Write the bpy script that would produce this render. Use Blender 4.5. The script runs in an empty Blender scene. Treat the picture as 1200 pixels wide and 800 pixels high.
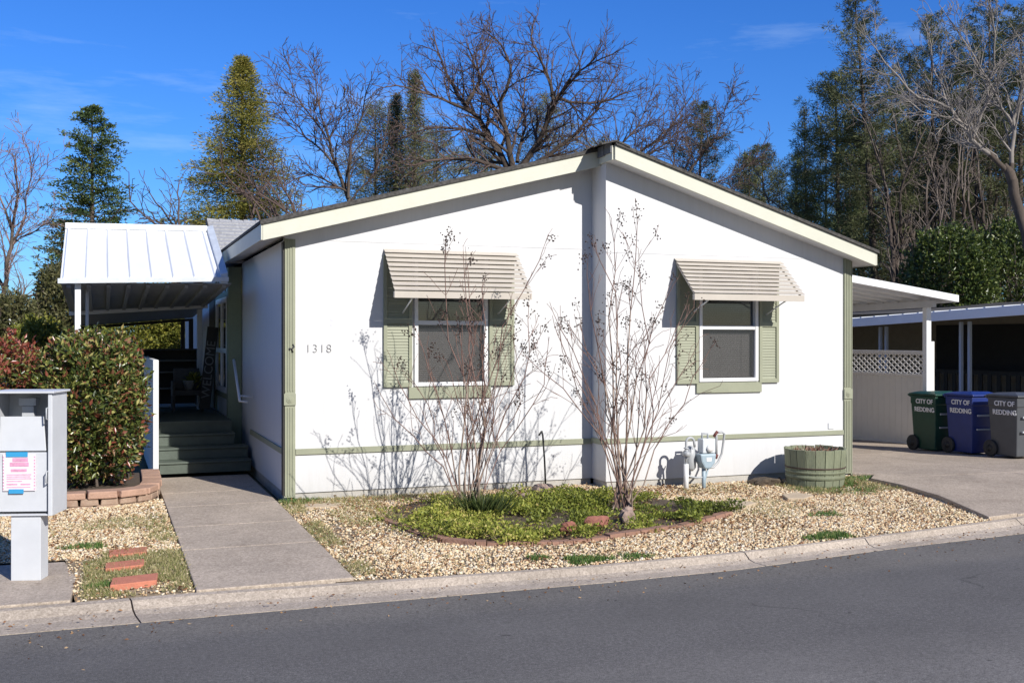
import bpy, math, random
import numpy as np
from mathutils import Vector, Matrix

sc = bpy.context.scene
COL = sc.collection
R = math.radians
YAW = R(21); CAM = (-1.91, -12.09, 1.8); FP = 1250.0

def at(u, v, d):
    """a world point from a bearing, a height angle and a real distance (metres along the view axis)"""
    l = (u - 600) / FP * d
    return Vector((CAM[0] + d*math.sin(YAW) + l*math.cos(YAW), CAM[1] + d*math.cos(YAW) - l*math.sin(YAW), CAM[2] + (398 - v)/FP*d))

# ------------------------------------------------------------------ materials
def nt_new(name):
    m = bpy.data.materials.new(name); m.use_nodes = True
    nt = m.node_tree; nt.nodes.clear()
    return m, nt, nt.nodes, nt.links

def mat(name, col, rough=.6, var=.12, scale=6., bump=0., bscale=60., metal=0., spec=.5, col2=None, detail=6., stretch=(1,1,1), dirt=0.):
    m, nt, N, L = nt_new(name)
    out = N.new('ShaderNodeOutputMaterial'); b = N.new('ShaderNodeBsdfPrincipled')
    L.new(b.outputs[0], out.inputs[0])
    tc = N.new('ShaderNodeTexCoord'); mp = N.new('ShaderNodeMapping'); mp.inputs['Scale'].default_value = stretch
    L.new(tc.outputs['Object'], mp.inputs[0])
    no = N.new('ShaderNodeTexNoise'); no.inputs['Scale'].default_value = scale; no.inputs['Detail'].default_value = detail; no.inputs['Roughness'].default_value = .65
    L.new(mp.outputs[0], no.inputs[0])
    cr = N.new('ShaderNodeValToRGB')
    c2 = col2 or tuple(min(1, c*(1+var)) for c in col)
    c1 = tuple(c*(1-var) for c in col)
    cr.color_ramp.elements[0].position = .3; cr.color_ramp.elements[1].position = .7
    cr.color_ramp.elements[0].color = (*c1, 1); cr.color_ramp.elements[1].color = (*c2, 1)
    L.new(no.outputs[0], cr.inputs[0])
    last = cr.outputs[0]
    if dirt:
        n2 = N.new('ShaderNodeTexNoise'); n2.inputs['Scale'].default_value = 1.7; n2.inputs['Detail'].default_value = 8
        L.new(tc.outputs['Object'], n2.inputs[0])
        r2 = N.new('ShaderNodeValToRGB'); r2.color_ramp.elements[0].position = .45; r2.color_ramp.elements[1].position = .72
        r2.color_ramp.elements[0].color = (0,0,0,1); r2.color_ramp.elements[1].color = (dirt,)*3 + (1,)
        L.new(n2.outputs[0], r2.inputs[0])
        mx = N.new('ShaderNodeMixRGB'); mx.inputs[2].default_value = (col[0]*.45, col[1]*.42, col[2]*.36, 1)
        L.new(r2.outputs[0], mx.inputs[0]); L.new(last, mx.inputs[1]); last = mx.outputs[0]
    L.new(last, b.inputs['Base Color'])
    b.inputs['Roughness'].default_value = rough; b.inputs['Metallic'].default_value = metal; b.inputs['Specular IOR Level'].default_value = spec
    if bump:
        nb = N.new('ShaderNodeTexNoise'); nb.inputs['Scale'].default_value = bscale; nb.inputs['Detail'].default_value = 5
        L.new(mp.outputs[0], nb.inputs[0])
        bp = N.new('ShaderNodeBump'); bp.inputs['Strength'].default_value = bump; bp.inputs['Distance'].default_value = .01
        L.new(nb.outputs[0], bp.inputs['Height']); L.new(bp.outputs[0], b.inputs['Normal'])
    return m

def leafmat(name, cols, rough=.5, trans=.3, spec=.3):
    """cols: list of (position, colour) looked up by a random value stored per leaf"""
    m, nt, N, L = nt_new(name)
    out = N.new('ShaderNodeOutputMaterial')
    a = N.new('ShaderNodeAttribute'); a.attribute_name = 'rnd'
    cr = N.new('ShaderNodeValToRGB')
    els = cr.color_ramp.elements
    while len(els) < len(cols): els.new(.5)
    for e, (p, c) in zip(els, cols): e.position = p; e.color = (*c, 1)
    L.new(a.outputs['Fac'], cr.inputs[0])
    b = N.new('ShaderNodeBsdfPrincipled'); b.inputs['Roughness'].default_value = rough; b.inputs['Specular IOR Level'].default_value = spec
    L.new(cr.outputs[0], b.inputs['Base Color'])
    if trans:
        t = N.new('ShaderNodeBsdfTranslucent'); L.new(cr.outputs[0], t.inputs[0])
        mx = N.new('ShaderNodeMixShader'); mx.inputs[0].default_value = trans
        L.new(b.outputs[0], mx.inputs[1]); L.new(t.outputs[0], mx.inputs[2]); L.new(mx.outputs[0], out.inputs[0])
    else: L.new(b.outputs[0], out.inputs[0])
    return m

def glassmat(name, tint, rough=.02, clear=.7):
    m, nt, N, L = nt_new(name)
    out = N.new('ShaderNodeOutputMaterial'); t = N.new('ShaderNodeBsdfTransparent'); t.inputs[0].default_value = (*tint, 1)
    g = N.new('ShaderNodeBsdfGlossy'); g.inputs['Roughness'].default_value = rough; g.inputs[0].default_value = (.9,.95,1,1)
    mx = N.new('ShaderNodeMixShader'); lw = N.new('ShaderNodeLayerWeight'); lw.inputs[0].default_value = .25
    ml = N.new('ShaderNodeMath'); ml.operation = 'MULTIPLY_ADD'; ml.inputs[1].default_value = .6; ml.inputs[2].default_value = .08
    L.new(lw.outputs['Fresnel'], ml.inputs[0]); L.new(ml.outputs[0], mx.inputs[0])
    L.new(t.outputs[0], mx.inputs[1]); L.new(g.outputs[0], mx.inputs[2]); L.new(mx.outputs[0], out.inputs[0])
    return m

M = {}
M['white'] = mat('white siding paint', (.58,.585,.60), .6, .03, 3, .15, 14, stretch=(6,6,.5))
def sidingmat():
    m = mat('white siding paint', (.64,.645,.655), .6, .03, 3, .15, 14, stretch=(6,6,.5)); nt = m.node_tree; N, L = nt.nodes, nt.links
    b = [n for n in N if n.type == 'BSDF_PRINCIPLED'][0]; src = b.inputs['Base Color'].links[0].from_socket
    tc = N.new('ShaderNodeTexCoord'); sp = N.new('ShaderNodeSeparateXYZ'); L.new(tc.outputs['Object'], sp.inputs[0])
    n1 = N.new('ShaderNodeTexNoise'); n1.inputs['Scale'].default_value = 5; n1.inputs['Detail'].default_value = 9; n1.inputs['Roughness'].default_value = .75; L.new(tc.outputs['Object'], n1.inputs[0])
    zr = N.new('ShaderNodeMapRange'); zr.inputs[1].default_value = .42; zr.inputs[2].default_value = .06; zr.inputs[3].default_value = 0.; zr.inputs[4].default_value = .55; L.new(sp.outputs['Z'], zr.inputs[0])
    ml = N.new('ShaderNodeMath'); ml.operation = 'MULTIPLY'; L.new(zr.outputs[0], ml.inputs[0]); L.new(n1.outputs[0], ml.inputs[1])
    mp = N.new('ShaderNodeMapping'); mp.inputs['Scale'].default_value = (9,9,.35); L.new(tc.outputs['Object'], mp.inputs[0])
    n2 = N.new('ShaderNodeTexNoise'); n2.inputs['Scale'].default_value = 1.2; n2.inputs['Detail'].default_value = 7; L.new(mp.outputs[0], n2.inputs[0])
    r2 = N.new('ShaderNodeValToRGB'); r2.color_ramp.elements[0].position = .5; r2.color_ramp.elements[1].position = .8; r2.color_ramp.elements[1].color = (.12,.12,.12,1); L.new(n2.outputs[0], r2.inputs[0])
    ad = N.new('ShaderNodeMath'); ad.operation = 'ADD'; ad.use_clamp = True; L.new(ml.outputs[0], ad.inputs[0]); L.new(r2.outputs[0], ad.inputs[1])
    mx = N.new('ShaderNodeMixRGB'); mx.inputs[2].default_value = (.43,.41,.37,1); L.new(ad.outputs[0], mx.inputs[0]); L.new(src, mx.inputs[1]); L.new(mx.outputs[0], b.inputs['Base Color'])
    return m
M['white'] = sidingmat()
M['side'] = mat('grey white siding paint', (.62,.63,.66), .6, .03, 3, .15, 14, stretch=(6,6,.5))
M['trimwhite'] = mat('white window vinyl', (.82,.82,.82), .35, .02)
M['cream'] = mat('pale cream fascia paint', (.60,.60,.505), .55, .04, 4, .1, 30, dirt=.06)
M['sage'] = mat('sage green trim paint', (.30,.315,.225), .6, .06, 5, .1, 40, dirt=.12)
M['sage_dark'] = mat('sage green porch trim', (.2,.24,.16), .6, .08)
M['concrete'] = None
M['found'] = mat('foundation concrete', (.46,.44,.40), .85, .12, 9, .3, 60, dirt=.3)
M['awn'] = mat('beige enamelled aluminium', (.52,.475,.415), .45, .05, 5, dirt=.1)
M['metalw'] = mat('white enamelled metal', (.80,.82,.84), .35, .03, 3, dirt=.04)
M['metalgrey'] = mat('grey pressed steel', (.60,.62,.65), .5, .06, 4, metal=.0, dirt=.12)
M['darkmetal'] = mat('dark metal', (.05,.05,.05), .5, .2)
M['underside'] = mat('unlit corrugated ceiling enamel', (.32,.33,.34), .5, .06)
M['shingle'] = None
M['interior'] = mat('dark room', (.03,.03,.03), .9)
M['blind'] = mat('grey blinds', (.55,.55,.53), .6, .05)
M['glass'] = glassmat('window glass', (.66,.68,.7))
M['screen'] = glassmat('insect screen and glass', (.62,.61,.61), .25)
M['darkglass'] = mat('dark glossy glass', (.015,.018,.02), .06, .1, spec=.8)
M['black'] = mat('black plastic', (.02,.02,.02), .55, .1)
M['deckpaint'] = mat('sage deck paint darkened for shade', (.085,.105,.085), .6, .15, 8, .2, 40, dirt=.2)  # light sage paint, with the porch shade darkened into its colour
M['darkwood'] = mat('dark stained wood', (.035,.032,.028), .65, .2, 6, .3, 30, stretch=(8,8,1))
M['brick'] = mat('terracotta paver', (.52,.19,.12), .85, .12, 14, .5, 70, dirt=.15)
M['blockwall'] = mat('weathered tan and red wall block', (.40,.25,.18), .9, .22, 9, .8, 40, col2=(.47,.36,.27), dirt=.2)
M['edging'] = mat('brown red concrete edging', (.30,.17,.12), .9, .2, 9, .7, 40, dirt=.3)
M['rock'] = mat('rust red lava rock', (.27,.11,.08), .95, .3, 10, 1., 30)
M['rockgrey'] = mat('pinkish grey rock', (.30,.22,.18), .95, .25, 10, 1., 30)
M['slab'] = mat('sandstone slab', (.50,.40,.28), .9, .12, 7, .5, 50)
M['barrel'] = mat('faded green painted oak staves', (.21,.23,.15), .8, .18, 6, .5, 25, stretch=(5,5,.8), dirt=.35)
M['rust'] = mat('rusty steel hoop', (.07,.045,.035), .8, .3)
M['soil'] = mat('dark soil', (.09,.065,.045), 1., .3, 20, 1., 40)
M['meterblue'] = mat('blue grey meter paint', (.33,.42,.48), .45, .06, 8, dirt=.12)
M['pipegrey'] = mat('galvanised grey pipe', (.42,.44,.46), .45, .08, 10, dirt=.2)
M['pipewhite'] = mat('white pvc pipe', (.78,.78,.76), .4, .03, dirt=.1)
M['rubber'] = mat('dark rubber', (.03,.03,.03), .7)
M['redcap'] = mat('rusted red fitting', (.13,.035,.028), .6)
M['paper'] = mat('pink printed paper', (.82,.72,.76), .8, .06, 30)
M['ink'] = mat('faded magenta ink', (.70,.34,.50), .8, .2, 30)
M['tape'] = mat('blue painter tape', (.04,.33,.62), .6, .05)
M['greenbin'] = mat('green moulded plastic', (.009,.055,.034), .42, .12, 5, .05, 200)
M['bluebin'] = mat('blue moulded plastic', (.012,.03,.17), .42, .12, 5, .05, 200)
M['greybin'] = mat('grey moulded plastic', (.075,.08,.088), .45, .1, 5, .05, 200)
M['lettering'] = mat('white hot stamped lettering', (.8,.8,.8), .5, .02)
M['vinyl'] = mat('beige vinyl fence', (.80,.785,.75), .5, .04, 3)
M['postblue'] = mat('pale blue grey post paint', (.42,.48,.58), .45, .04)
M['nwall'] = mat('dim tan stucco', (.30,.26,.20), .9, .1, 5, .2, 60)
M['bark'] = mat('grey brown bark', (.09,.07,.056), .95, .35, 8, .6, 20, stretch=(1,1,.3))
M['barkdark'] = mat('dark oak bark', (.06,.045,.036), .95, .35, 8, .6, 20)
M['barkpale'] = mat('pale grey bark', (.36,.33,.30), .9, .3, 4, .4, 20)
M['twig'] = mat('purple brown twigs', (.10,.068,.058), .9, .25, 3)
M['twigpale'] = mat('pale grey twigs', (.24,.215,.195), .9, .25, 3)
M['myrtle'] = mat('tan crape myrtle bark', (.23,.135,.095), .7, .4, 9, .2, 40, col2=(.42,.33,.27))
M['seed'] = mat('dry dark seed capsules', (.065,.042,.033), .9, .3, 40)
M['numeral'] = mat('tarnished silver numerals', (.22,.22,.22), .45, .1)
M['mark'] = mat('faint grey scuff', (.62,.63,.66), .8, .1, 30)
M['cushion'] = mat('grey weathered wicker', (.10,.095,.09), .8, .2, 20, .5, 90)

def concrete(name, base, aggr=1.0, crack=False):
    m, nt, N, L = nt_new(name)
    out = N.new('ShaderNodeOutputMaterial'); b = N.new('ShaderNodeBsdfPrincipled'); b.inputs['Roughness'].default_value = .9; b.inputs['Specular IOR Level'].default_value = .25
    L.new(b.outputs[0], out.inputs[0]); tc = N.new('ShaderNodeTexCoord')
    def noise(s, d, r=.6):
        n = N.new('ShaderNodeTexNoise'); n.inputs['Scale'].default_value = s; n.inputs['Detail'].default_value = d; n.inputs['Roughness'].default_value = r
        L.new(tc.outputs['Object'], n.inputs[0]); return n
    def ramp(src, p0, c0, p1, c1):
        r = N.new('ShaderNodeValToRGB'); r.color_ramp.elements[0].position = p0; r.color_ramp.elements[1].position = p1
        r.color_ramp.elements[0].color = (*c0,1); r.color_ramp.elements[1].color = (*c1,1); L.new(src, r.inputs[0]); return r
    def mix(t, f, a, c):
        x = N.new('ShaderNodeMixRGB'); x.blend_type = t
        if isinstance(f, float): x.inputs[0].default_value = f
        else: L.new(f, x.inputs[0])
        L.new(a, x.inputs[1]); L.new(c, x.inputs[2]); return x.outputs[0]
    big = ramp(noise(.9, 9, .7).outputs[0], .3, tuple(c*.74 for c in base), .7, tuple(c*1.12 for c in base))
    fine = ramp(noise(75, 4).outputs[0], .35, (.72,.70,.68), .66, (1.2,1.2,1.2))
    v = N.new('ShaderNodeTexVoronoi'); v.inputs['Scale'].default_value = 48; L.new(tc.outputs['Object'], v.inputs[0])
    peb = ramp(v.outputs['Color'], .1, (.72,.66,.6), .9, (1.28,1.22,1.15))
    c = mix('MULTIPLY', .8*aggr if aggr <= 1 else .8, big.outputs[0], fine.outputs[0])
    c = mix('MULTIPLY', .55*aggr, c, peb.outputs[0])
    st = ramp(noise(2.6, 10, .75).outputs[0], .56, (1,1,1), .74, (.62,.58,.54))
    c = mix('MULTIPLY', .8, c, st.outputs[0])
    L.new(c, b.inputs['Base Color'])
    bp = N.new('ShaderNodeBump'); bp.inputs['Strength'].default_value = .35; bp.inputs['Distance'].default_value = .006
    L.new(noise(90, 4).outputs[0], bp.inputs['Height']); L.new(bp.outputs[0], b.inputs['Normal'])
    return m
M['concrete'] = concrete('exposed aggregate concrete', (.44,.39,.335))
M['walk'] = concrete('grey walkway concrete', (.47,.41,.345))
M['drive'] = concrete('weathered driveway concrete', (.45,.39,.325))
M['asphalt'] = None

def asphalt():
    m, nt, N, L = nt_new('asphalt')
    out = N.new('ShaderNodeOutputMaterial'); b = N.new('ShaderNodeBsdfPrincipled'); b.inputs['Roughness'].default_value = .85; b.inputs['Specular IOR Level'].default_value = .3
    L.new(b.outputs[0], out.inputs[0]); tc = N.new('ShaderNodeTexCoord')
    def noise(s, d, r=.6, vec=None):
        n = N.new('ShaderNodeTexNoise'); n.inputs['Scale'].default_value = s; n.inputs['Detail'].default_value = d; n.inputs['Roughness'].default_value = r
        L.new(vec or tc.outputs['Object'], n.inputs[0]); return n.outputs[0]
    def ramp(src, *st):
        r = N.new('ShaderNodeValToRGB'); e = r.color_ramp.elements
        while len(e) < len(st): e.new(.5)
        for x, (p, c) in zip(e, st): x.position = p; x.color = (c, c, c, 1) if isinstance(c, float) else (*c, 1)
        L.new(src, r.inputs[0]); return r.outputs[0]
    def mul(f, a, c):
        x = N.new('ShaderNodeMixRGB'); x.blend_type = 'MULTIPLY'; x.inputs[0].default_value = f; L.new(a, x.inputs[1]); L.new(c, x.inputs[2]); return x.outputs[0]
    # long streaks along the road: newer sealed strip along the gutter, older grey lanes
    sp = N.new('ShaderNodeSeparateXYZ'); L.new(tc.outputs['Object'], sp.inputs[0])
    mp = N.new('ShaderNodeMapping'); mp.inputs['Scale'].default_value = (.12, 1.2, 1); L.new(tc.outputs['Object'], mp.inputs[0])
    w = N.new('ShaderNodeMath'); w.operation = 'MULTIPLY_ADD'; w.inputs[1].default_value = .55; L.new(noise(1.6, 5, .6, mp.outputs[0]), w.inputs[0]); L.new(sp.outputs['Y'], w.inputs[2])
    mr = N.new('ShaderNodeMapRange'); mr.inputs[1].default_value = -10.; mr.inputs[2].default_value = -4.2; L.new(w.outputs[0], mr.inputs[0])
    base = ramp(mr.outputs[0], (0., (.156,.147,.138)), (.30, (.146,.138,.130)), (.42, (.164,.154,.144)), (.58, (.158,.149,.140)), (.68, (.124,.118,.113)), (.9, (.117,.112,.108)), (.96, (.145,.136,.125)))
    c = mul(1., base, ramp(noise(.7, 8, .7), (.3, .86), (.7, 1.14)))
    c = mul(1., c, ramp(noise(150, 3), (.33, .62), (.5, 1.), (.68, 1.5)))
    c = mul(.8, c, ramp(noise(2.3, 9, .8), (.64, 1.), (.70, .70)))
    c = mul(1., c, ramp(noise(34, 5, .75), (.32, .72), (.5, 1.), (.70, 1.34)))
    c = mul(1., c, ramp(noise(6.5, 3, .5), (.735, 1.), (.76, .45)))
    mw = N.new('ShaderNodeMapping'); mw.inputs['Scale'].default_value = (.28, .5, 1); L.new(tc.outputs['Object'], mw.inputs[0])
    wn = N.new('ShaderNodeTexNoise'); wn.inputs['Scale'].default_value = 2.2; wn.inputs['Detail'].default_value = 7; L.new(mw.outputs[0], wn.inputs[0])
    va = N.new('ShaderNodeMixRGB'); va.blend_type = 'ADD'; va.inputs[0].default_value = .55; L.new(mw.outputs[0], va.inputs[1]); L.new(wn.outputs['Color'], va.inputs[2])
    vo = N.new('ShaderNodeTexVoronoi'); vo.feature = 'DISTANCE_TO_EDGE'; vo.inputs['Scale'].default_value = .9; L.new(va.outputs[0], vo.inputs[0])
    crk = ramp(vo.outputs['Distance'], (.0, .62), (.003, .7), (.005, 1.))
    msk = ramp(noise(.45, 2, .5), (.60, 0.), (.66, 1.))
    cm_ = N.new('ShaderNodeMixRGB'); cm_.inputs[1].default_value = (1,1,1,1); L.new(msk, cm_.inputs[0]); L.new(crk, cm_.inputs[2])
    c = mul(1., c, cm_.outputs[0])
    L.new(c, b.inputs['Base Color'])
    bp = N.new('ShaderNodeBump'); bp.inputs['Strength'].default_value = .45; bp.inputs['Distance'].default_value = .006
    L.new(noise(140, 3), bp.inputs['Height']); L.new(bp.outputs[0], b.inputs['Normal'])
    return m
M['asphalt'] = asphalt()

def shingles(name, c1, c2, sx=3.3, sy=7.5):
    m, nt, N, L = nt_new(name)
    out = N.new('ShaderNodeOutputMaterial'); b = N.new('ShaderNodeBsdfPrincipled'); b.inputs['Roughness'].default_value = .95
    L.new(b.outputs[0], out.inputs[0]); tc = N.new('ShaderNodeTexCoord')
    n = N.new('ShaderNodeTexNoise'); n.inputs['Scale'].default_value = 30; n.inputs['Detail'].default_value = 4; L.new(tc.outputs['Object'], n.inputs[0])
    r = N.new('ShaderNodeValToRGB'); r.color_ramp.elements[0].position = .35; r.color_ramp.elements[1].position = .65
    r.color_ramp.elements[0].color = (*c1,1); r.color_ramp.elements[1].color = (*c2,1); L.new(n.outputs[0], r.inputs[0]); L.new(r.outputs[0], b.inputs[0])
    return m
M['shingle'] = shingles('dark brown grey shingles', (.045,.042,.04), (.10,.095,.09))
M['shinglelight'] = shingles('light grey shingles', (.27,.275,.29), (.40,.405,.42))

def groundmat():
    m = mat('dry dirt', (.27,.215,.14), 1., .3, 7, .9, 50, col2=(.36,.30,.20), dirt=.3)
    return m
M['dirt'] = groundmat()
M['yard'] = mat('rough winter ground', (.13,.13,.06), 1., .35, 1.3, .6, 12, col2=(.22,.18,.10))
M['lining'] = mat('gravel bedding sand', (.28,.21,.13), 1., .3, 14, 1., 60, col2=(.42,.33,.22))

# ------------------------------------------------------------------ mesh helpers
ORG = {}          # world origin used for a root's children
def link(name, me, m, parent=None, props=None):
    o = bpy.data.objects.new(name, me); COL.objects.link(o)
    if m is not None:
        for x in (m if isinstance(m, (list, tuple)) else [m]): me.materials.append(x)
    if parent is not None:
        o.parent = parent; org = ORG[parent.name]
        me.transform(Matrix.Translation(-org)); ORG[o.name] = org
    else: ORG[o.name] = Vector((0,0,0))
    return o
def tag(o, label=None, cat=None, group=None, kind=None):
    if label: o['label'] = label
    if cat: o['category'] = cat
    if group: o['group'] = group
    if kind: o['kind'] = kind
    return o
def thing(name, label, cat, loc, group=None):
    o = bpy.data.objects.new(name, None); o.empty_display_size = .2; COL.objects.link(o); o.location = loc; ORG[o.name] = Vector(loc)
    return tag(o, label, cat, group)

class MB:
    def __init__(s): s.v = []; s.f = []; s.sm = []
    def add(s, vs, fs, smooth=False):
        n = len(s.v); s.v += [tuple(p) for p in vs]; s.f += [tuple(n+i for i in f) for f in fs]; s.sm += [smooth]*len(fs); return s
    def box(s, x0, x1, y0, y1, z0, z1):
        return s.add([(x0,y0,z0),(x1,y0,z0),(x1,y1,z0),(x0,y1,z0),(x0,y0,z1),(x1,y0,z1),(x1,y1,z1),(x0,y1,z1)],
            [(0,3,2,1),(4,5,6,7),(0,1,5,4),(1,2,6,5),(2,3,7,6),(3,0,4,7)])
    def hexa(s, p): # 8 points, bottom 4 ccw then top 4
        return s.add(p, [(0,3,2,1),(4,5,6,7),(0,1,5,4),(1,2,6,5),(2,3,7,6),(3,0,4,7)])
    def prism_y(s, poly, y0, y1):   # poly of (x,z), counter-clockwise seen from -y
        n = len(poly); vs = [(x,y0,z) for x,z in poly] + [(x,y1,z) for x,z in poly]
        return s.add(vs, [tuple(range(n)), tuple(range(2*n-1, n-1, -1))] + [(i, i+n, (i+1)%n+n, (i+1)%n) for i in range(n)])
    def prism_x(s, poly, x0, x1):   # poly of (y,z)
        n = len(poly); vs = [(x0,y,z) for y,z in poly] + [(x1,y,z) for y,z in poly]
        return s.add(vs, [tuple(range(n-1,-1,-1)), tuple(range(n, 2*n))] + [(i, (i+1)%n, (i+1)%n+n, i+n) for i in range(n)])
    def prism_z(s, poly, z0, z1):
        n = len(poly); vs = [(x,y,z0) for x,y in poly] + [(x,y,z1) for x,y in poly]
        return s.add(vs, [tuple(range(n-1,-1,-1)), tuple(range(n, 2*n))] + [(i, (i+1)%n, (i+1)%n+n, i+n) for i in range(n)])
    def tube(s, pts, r, k=8, cap=True):
        pts = [Vector(p) for p in pts]; rs = r if isinstance(r, (list, tuple)) else [r]*len(pts)
        vs = []; a = None
        for i, p in enumerate(pts):
            d = ((pts[min(i+1,len(pts)-1)] - pts[max(i-1,0)])).normalized()
            if a is None: a = d.orthogonal().normalized()
            a = (a - d*a.dot(d)).normalized(); b = d.cross(a)
            for j in range(k):
                t = 2*math.pi*j/k; vs.append(p + (a*math.cos(t) + b*math.sin(t))*rs[i])
        fs = []
        for i in range(len(pts)-1):
            for j in range(k):
                fs.append((i*k+j, i*k+(j+1)%k, (i+1)*k+(j+1)%k, (i+1)*k+j))
        if cap: fs += [tuple(range(k-1,-1,-1)), tuple((len(pts)-1)*k+j for j in range(k))]
        return s.add(vs, fs, True)
    def lathe(s, c, prof, k=32, smooth=True):
        vs = []; 
        for r, z in prof:
            for j in range(k):
                t = 2*math.pi*j/k; vs.append((c[0]+r*math.cos(t), c[1]+r*math.sin(t), c[2]+z))
        fs = [(i*k+j, i*k+(j+1)%k, (i+1)*k+(j+1)%k, (i+1)*k+j) for i in range(len(prof)-1) for j in range(k)]
        fs += [tuple(range(k-1,-1,-1)), tuple((len(prof)-1)*k+j for j in range(k))]
        return s.add(vs, fs, smooth)
    def rot(s, pivot, ang, start=0):
        c, sn = math.cos(ang), math.sin(ang)
        for i in range(start, len(s.v)):
            x, y, z = s.v[i]; dx, dy = x-pivot[0], y-pivot[1]
            s.v[i] = (pivot[0]+dx*c-dy*sn, pivot[1]+dx*sn+dy*c, z)
        return s
    def build(s, name, m, parent=None, bevel=0.):
        me = bpy.data.meshes.new(name); me.from_pydata(s.v, [], s.f); me.update()
        me.polygons.foreach_set('use_smooth', s.sm)
        o = link(name, me, m, parent)
        if bevel:
            b = o.modifiers.new('bevel', 'BEVEL'); b.width = bevel; b.segments = 2; b.limit_method = 'ANGLE'; b.angle_limit = R(40)
        return o

def array_mesh(name, V, F, m, parent=None, rnd=None, smooth=False):
    V = np.asarray(V, dtype=np.float32); F = np.asarray(F, dtype=np.int32)
    me = bpy.data.meshes.new(name); k = F.shape[1]
    me.vertices.add(len(V)); me.vertices.foreach_set('co', V.ravel())
    me.loops.add(F.size); me.loops.foreach_set('vertex_index', F.ravel())
    me.polygons.add(len(F)); me.polygons.foreach_set('loop_start', np.arange(len(F), dtype=np.int32)*k)
    try: me.polygons.foreach_set('loop_total', np.full(len(F), k, dtype=np.int32))
    except Exception: pass
    if smooth: me.polygons.foreach_set('use_smooth', np.ones(len(F), dtype=bool))
    if rnd is not None:
        a = me.attributes.new('rnd', 'FLOAT', 'POINT'); a.data.foreach_set('value', np.asarray(rnd, dtype=np.float32))
    me.update(calc_edges=True); me.validate()
    return link(name, me, m, parent)

def unit(a): return a / np.maximum(np.linalg.norm(a, axis=1, keepdims=True), 1e-9)
def leaves(C, D, L, W, rng, fold=.25):
    n = len(C); D = unit(D); S = unit(np.cross(D, rng.normal(size=(n,3)))); U = np.cross(S, D)
    L = np.broadcast_to(L, (n,))[:,None]; W = np.broadcast_to(W, (n,))[:,None]
    v0 = C; v2 = C + D*L; mid = C + D*L*.45
    v1 = mid + S*W*.5 + U*W*fold; v3 = mid - S*W*.5 + U*W*fold
    V = np.stack([v0,v1,v2,v3], 1).reshape(-1,3)
    b = np.arange(n)[:,None]*4
    F = np.concatenate([b+np.array([0,1,2]), b+np.array([0,2,3])], 0)
    return V, F

def cones(segs, k=4):
    P0 = np.array([s[0] for s in segs], dtype=float); P1 = np.array([s[1] for s in segs], dtype=float)
    R0 = np.array([s[2] for s in segs]); R1 = np.array([s[3] for s in segs])
    D = unit(P1-P0); ref = np.where(np.abs(D[:,2:3]) < .9, np.array([[0,0,1.]]), np.array([[1.,0,0]]))
    A = unit(np.cross(D, ref)); B = np.cross(D, A); n = len(segs)
    t = np.arange(k)*2*math.pi/k
    ring = A[:,None,:]*np.cos(t)[None,:,None] + B[:,None,:]*np.sin(t)[None,:,None]
    V0 = P0[:,None,:] + ring*R0[:,None,None]; V1 = (P1 + D*(R1[:,None]*.6))[:,None,:] + ring*R1[:,None,None]
    V = np.concatenate([V0, V1], 1).reshape(-1,3)
    b = np.arange(n)[:,None]*2*k; F = []
    for j in range(k): F.append(b + np.array([j, (j+1)%k, (j+1)%k+k, j+k]))
    return V, np.concatenate(F, 0)

def text_mesh(name, s, size, m, parent, loc, xdir, ydir, ext=.003, bold=0., align='LEFT'):
    cu = bpy.data.curves.new(name, 'FONT'); cu.body = s; cu.size = size; cu.extrude = ext; cu.offset = bold; cu.align_x = align
    t = bpy.data.objects.new('tmp', cu); COL.objects.link(t)
    dg = bpy.context.evaluated_depsgraph_get(); me = bpy.data.meshes.new_from_object(t.evaluated_get(dg))
    bpy.data.objects.remove(t); bpy.data.curves.remove(cu)
    x = Vector(xdir).normalized(); y = Vector(ydir).normalized(); z = x.cross(y)
    mt = Matrix(((x.x,y.x,z.x,loc[0]),(x.y,y.y,z.y,loc[1]),(x.z,y.z,z.z,loc[2]),(0,0,0,1)))
    me.transform(mt); me.materials.clear()
    return link(name, me, m, parent)

# ------------------------------------------------------------------ ground, road, kerb, paths
def gz(x, y):
    return -.035*max(0, min(y, 12)) if x > 7.6 else (.010*y if y < 0 else 0.)
KB = [(-60,-3.98),(-6,-3.98),(-1.3,-3.98),(.5,-4.10),(1.9,-4.16),(3.1,-4.12),(4.8,-3.93),(6.6,-3.66),(8.5,-3.30),(12,-2.5),(20,-.2),(40,7),(80,22)]
KF = [(-60,-4.40),(-6,-4.40),(-1.3,-4.40),(.45,-4.43),(1.8,-4.46),(3.0,-4.43),(4.9,-4.16),(6.7,-4.0),(8.65,-3.68),(12.15,-2.9),(20.2,-.6),(40.2,6.55),(80.2,21.5)]
def resample(poly, n):
    P = np.array(poly, float); d = np.r_[0, np.cumsum(np.linalg.norm(np.diff(P, axis=0), axis=1))]
    t = np.linspace(0, d[-1], n); return np.stack([np.interp(t, d, P[:,i]) for i in range(P.shape[1])], 1)

g = MB()
g.add([(-400,-4.0,-.09),(400,-4.0,-.09),(400,-.6,-.09),(-400,-.6,-.09)], [(0,1,2,3)])
g.v = []; g.f = []; g.sm = []
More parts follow.
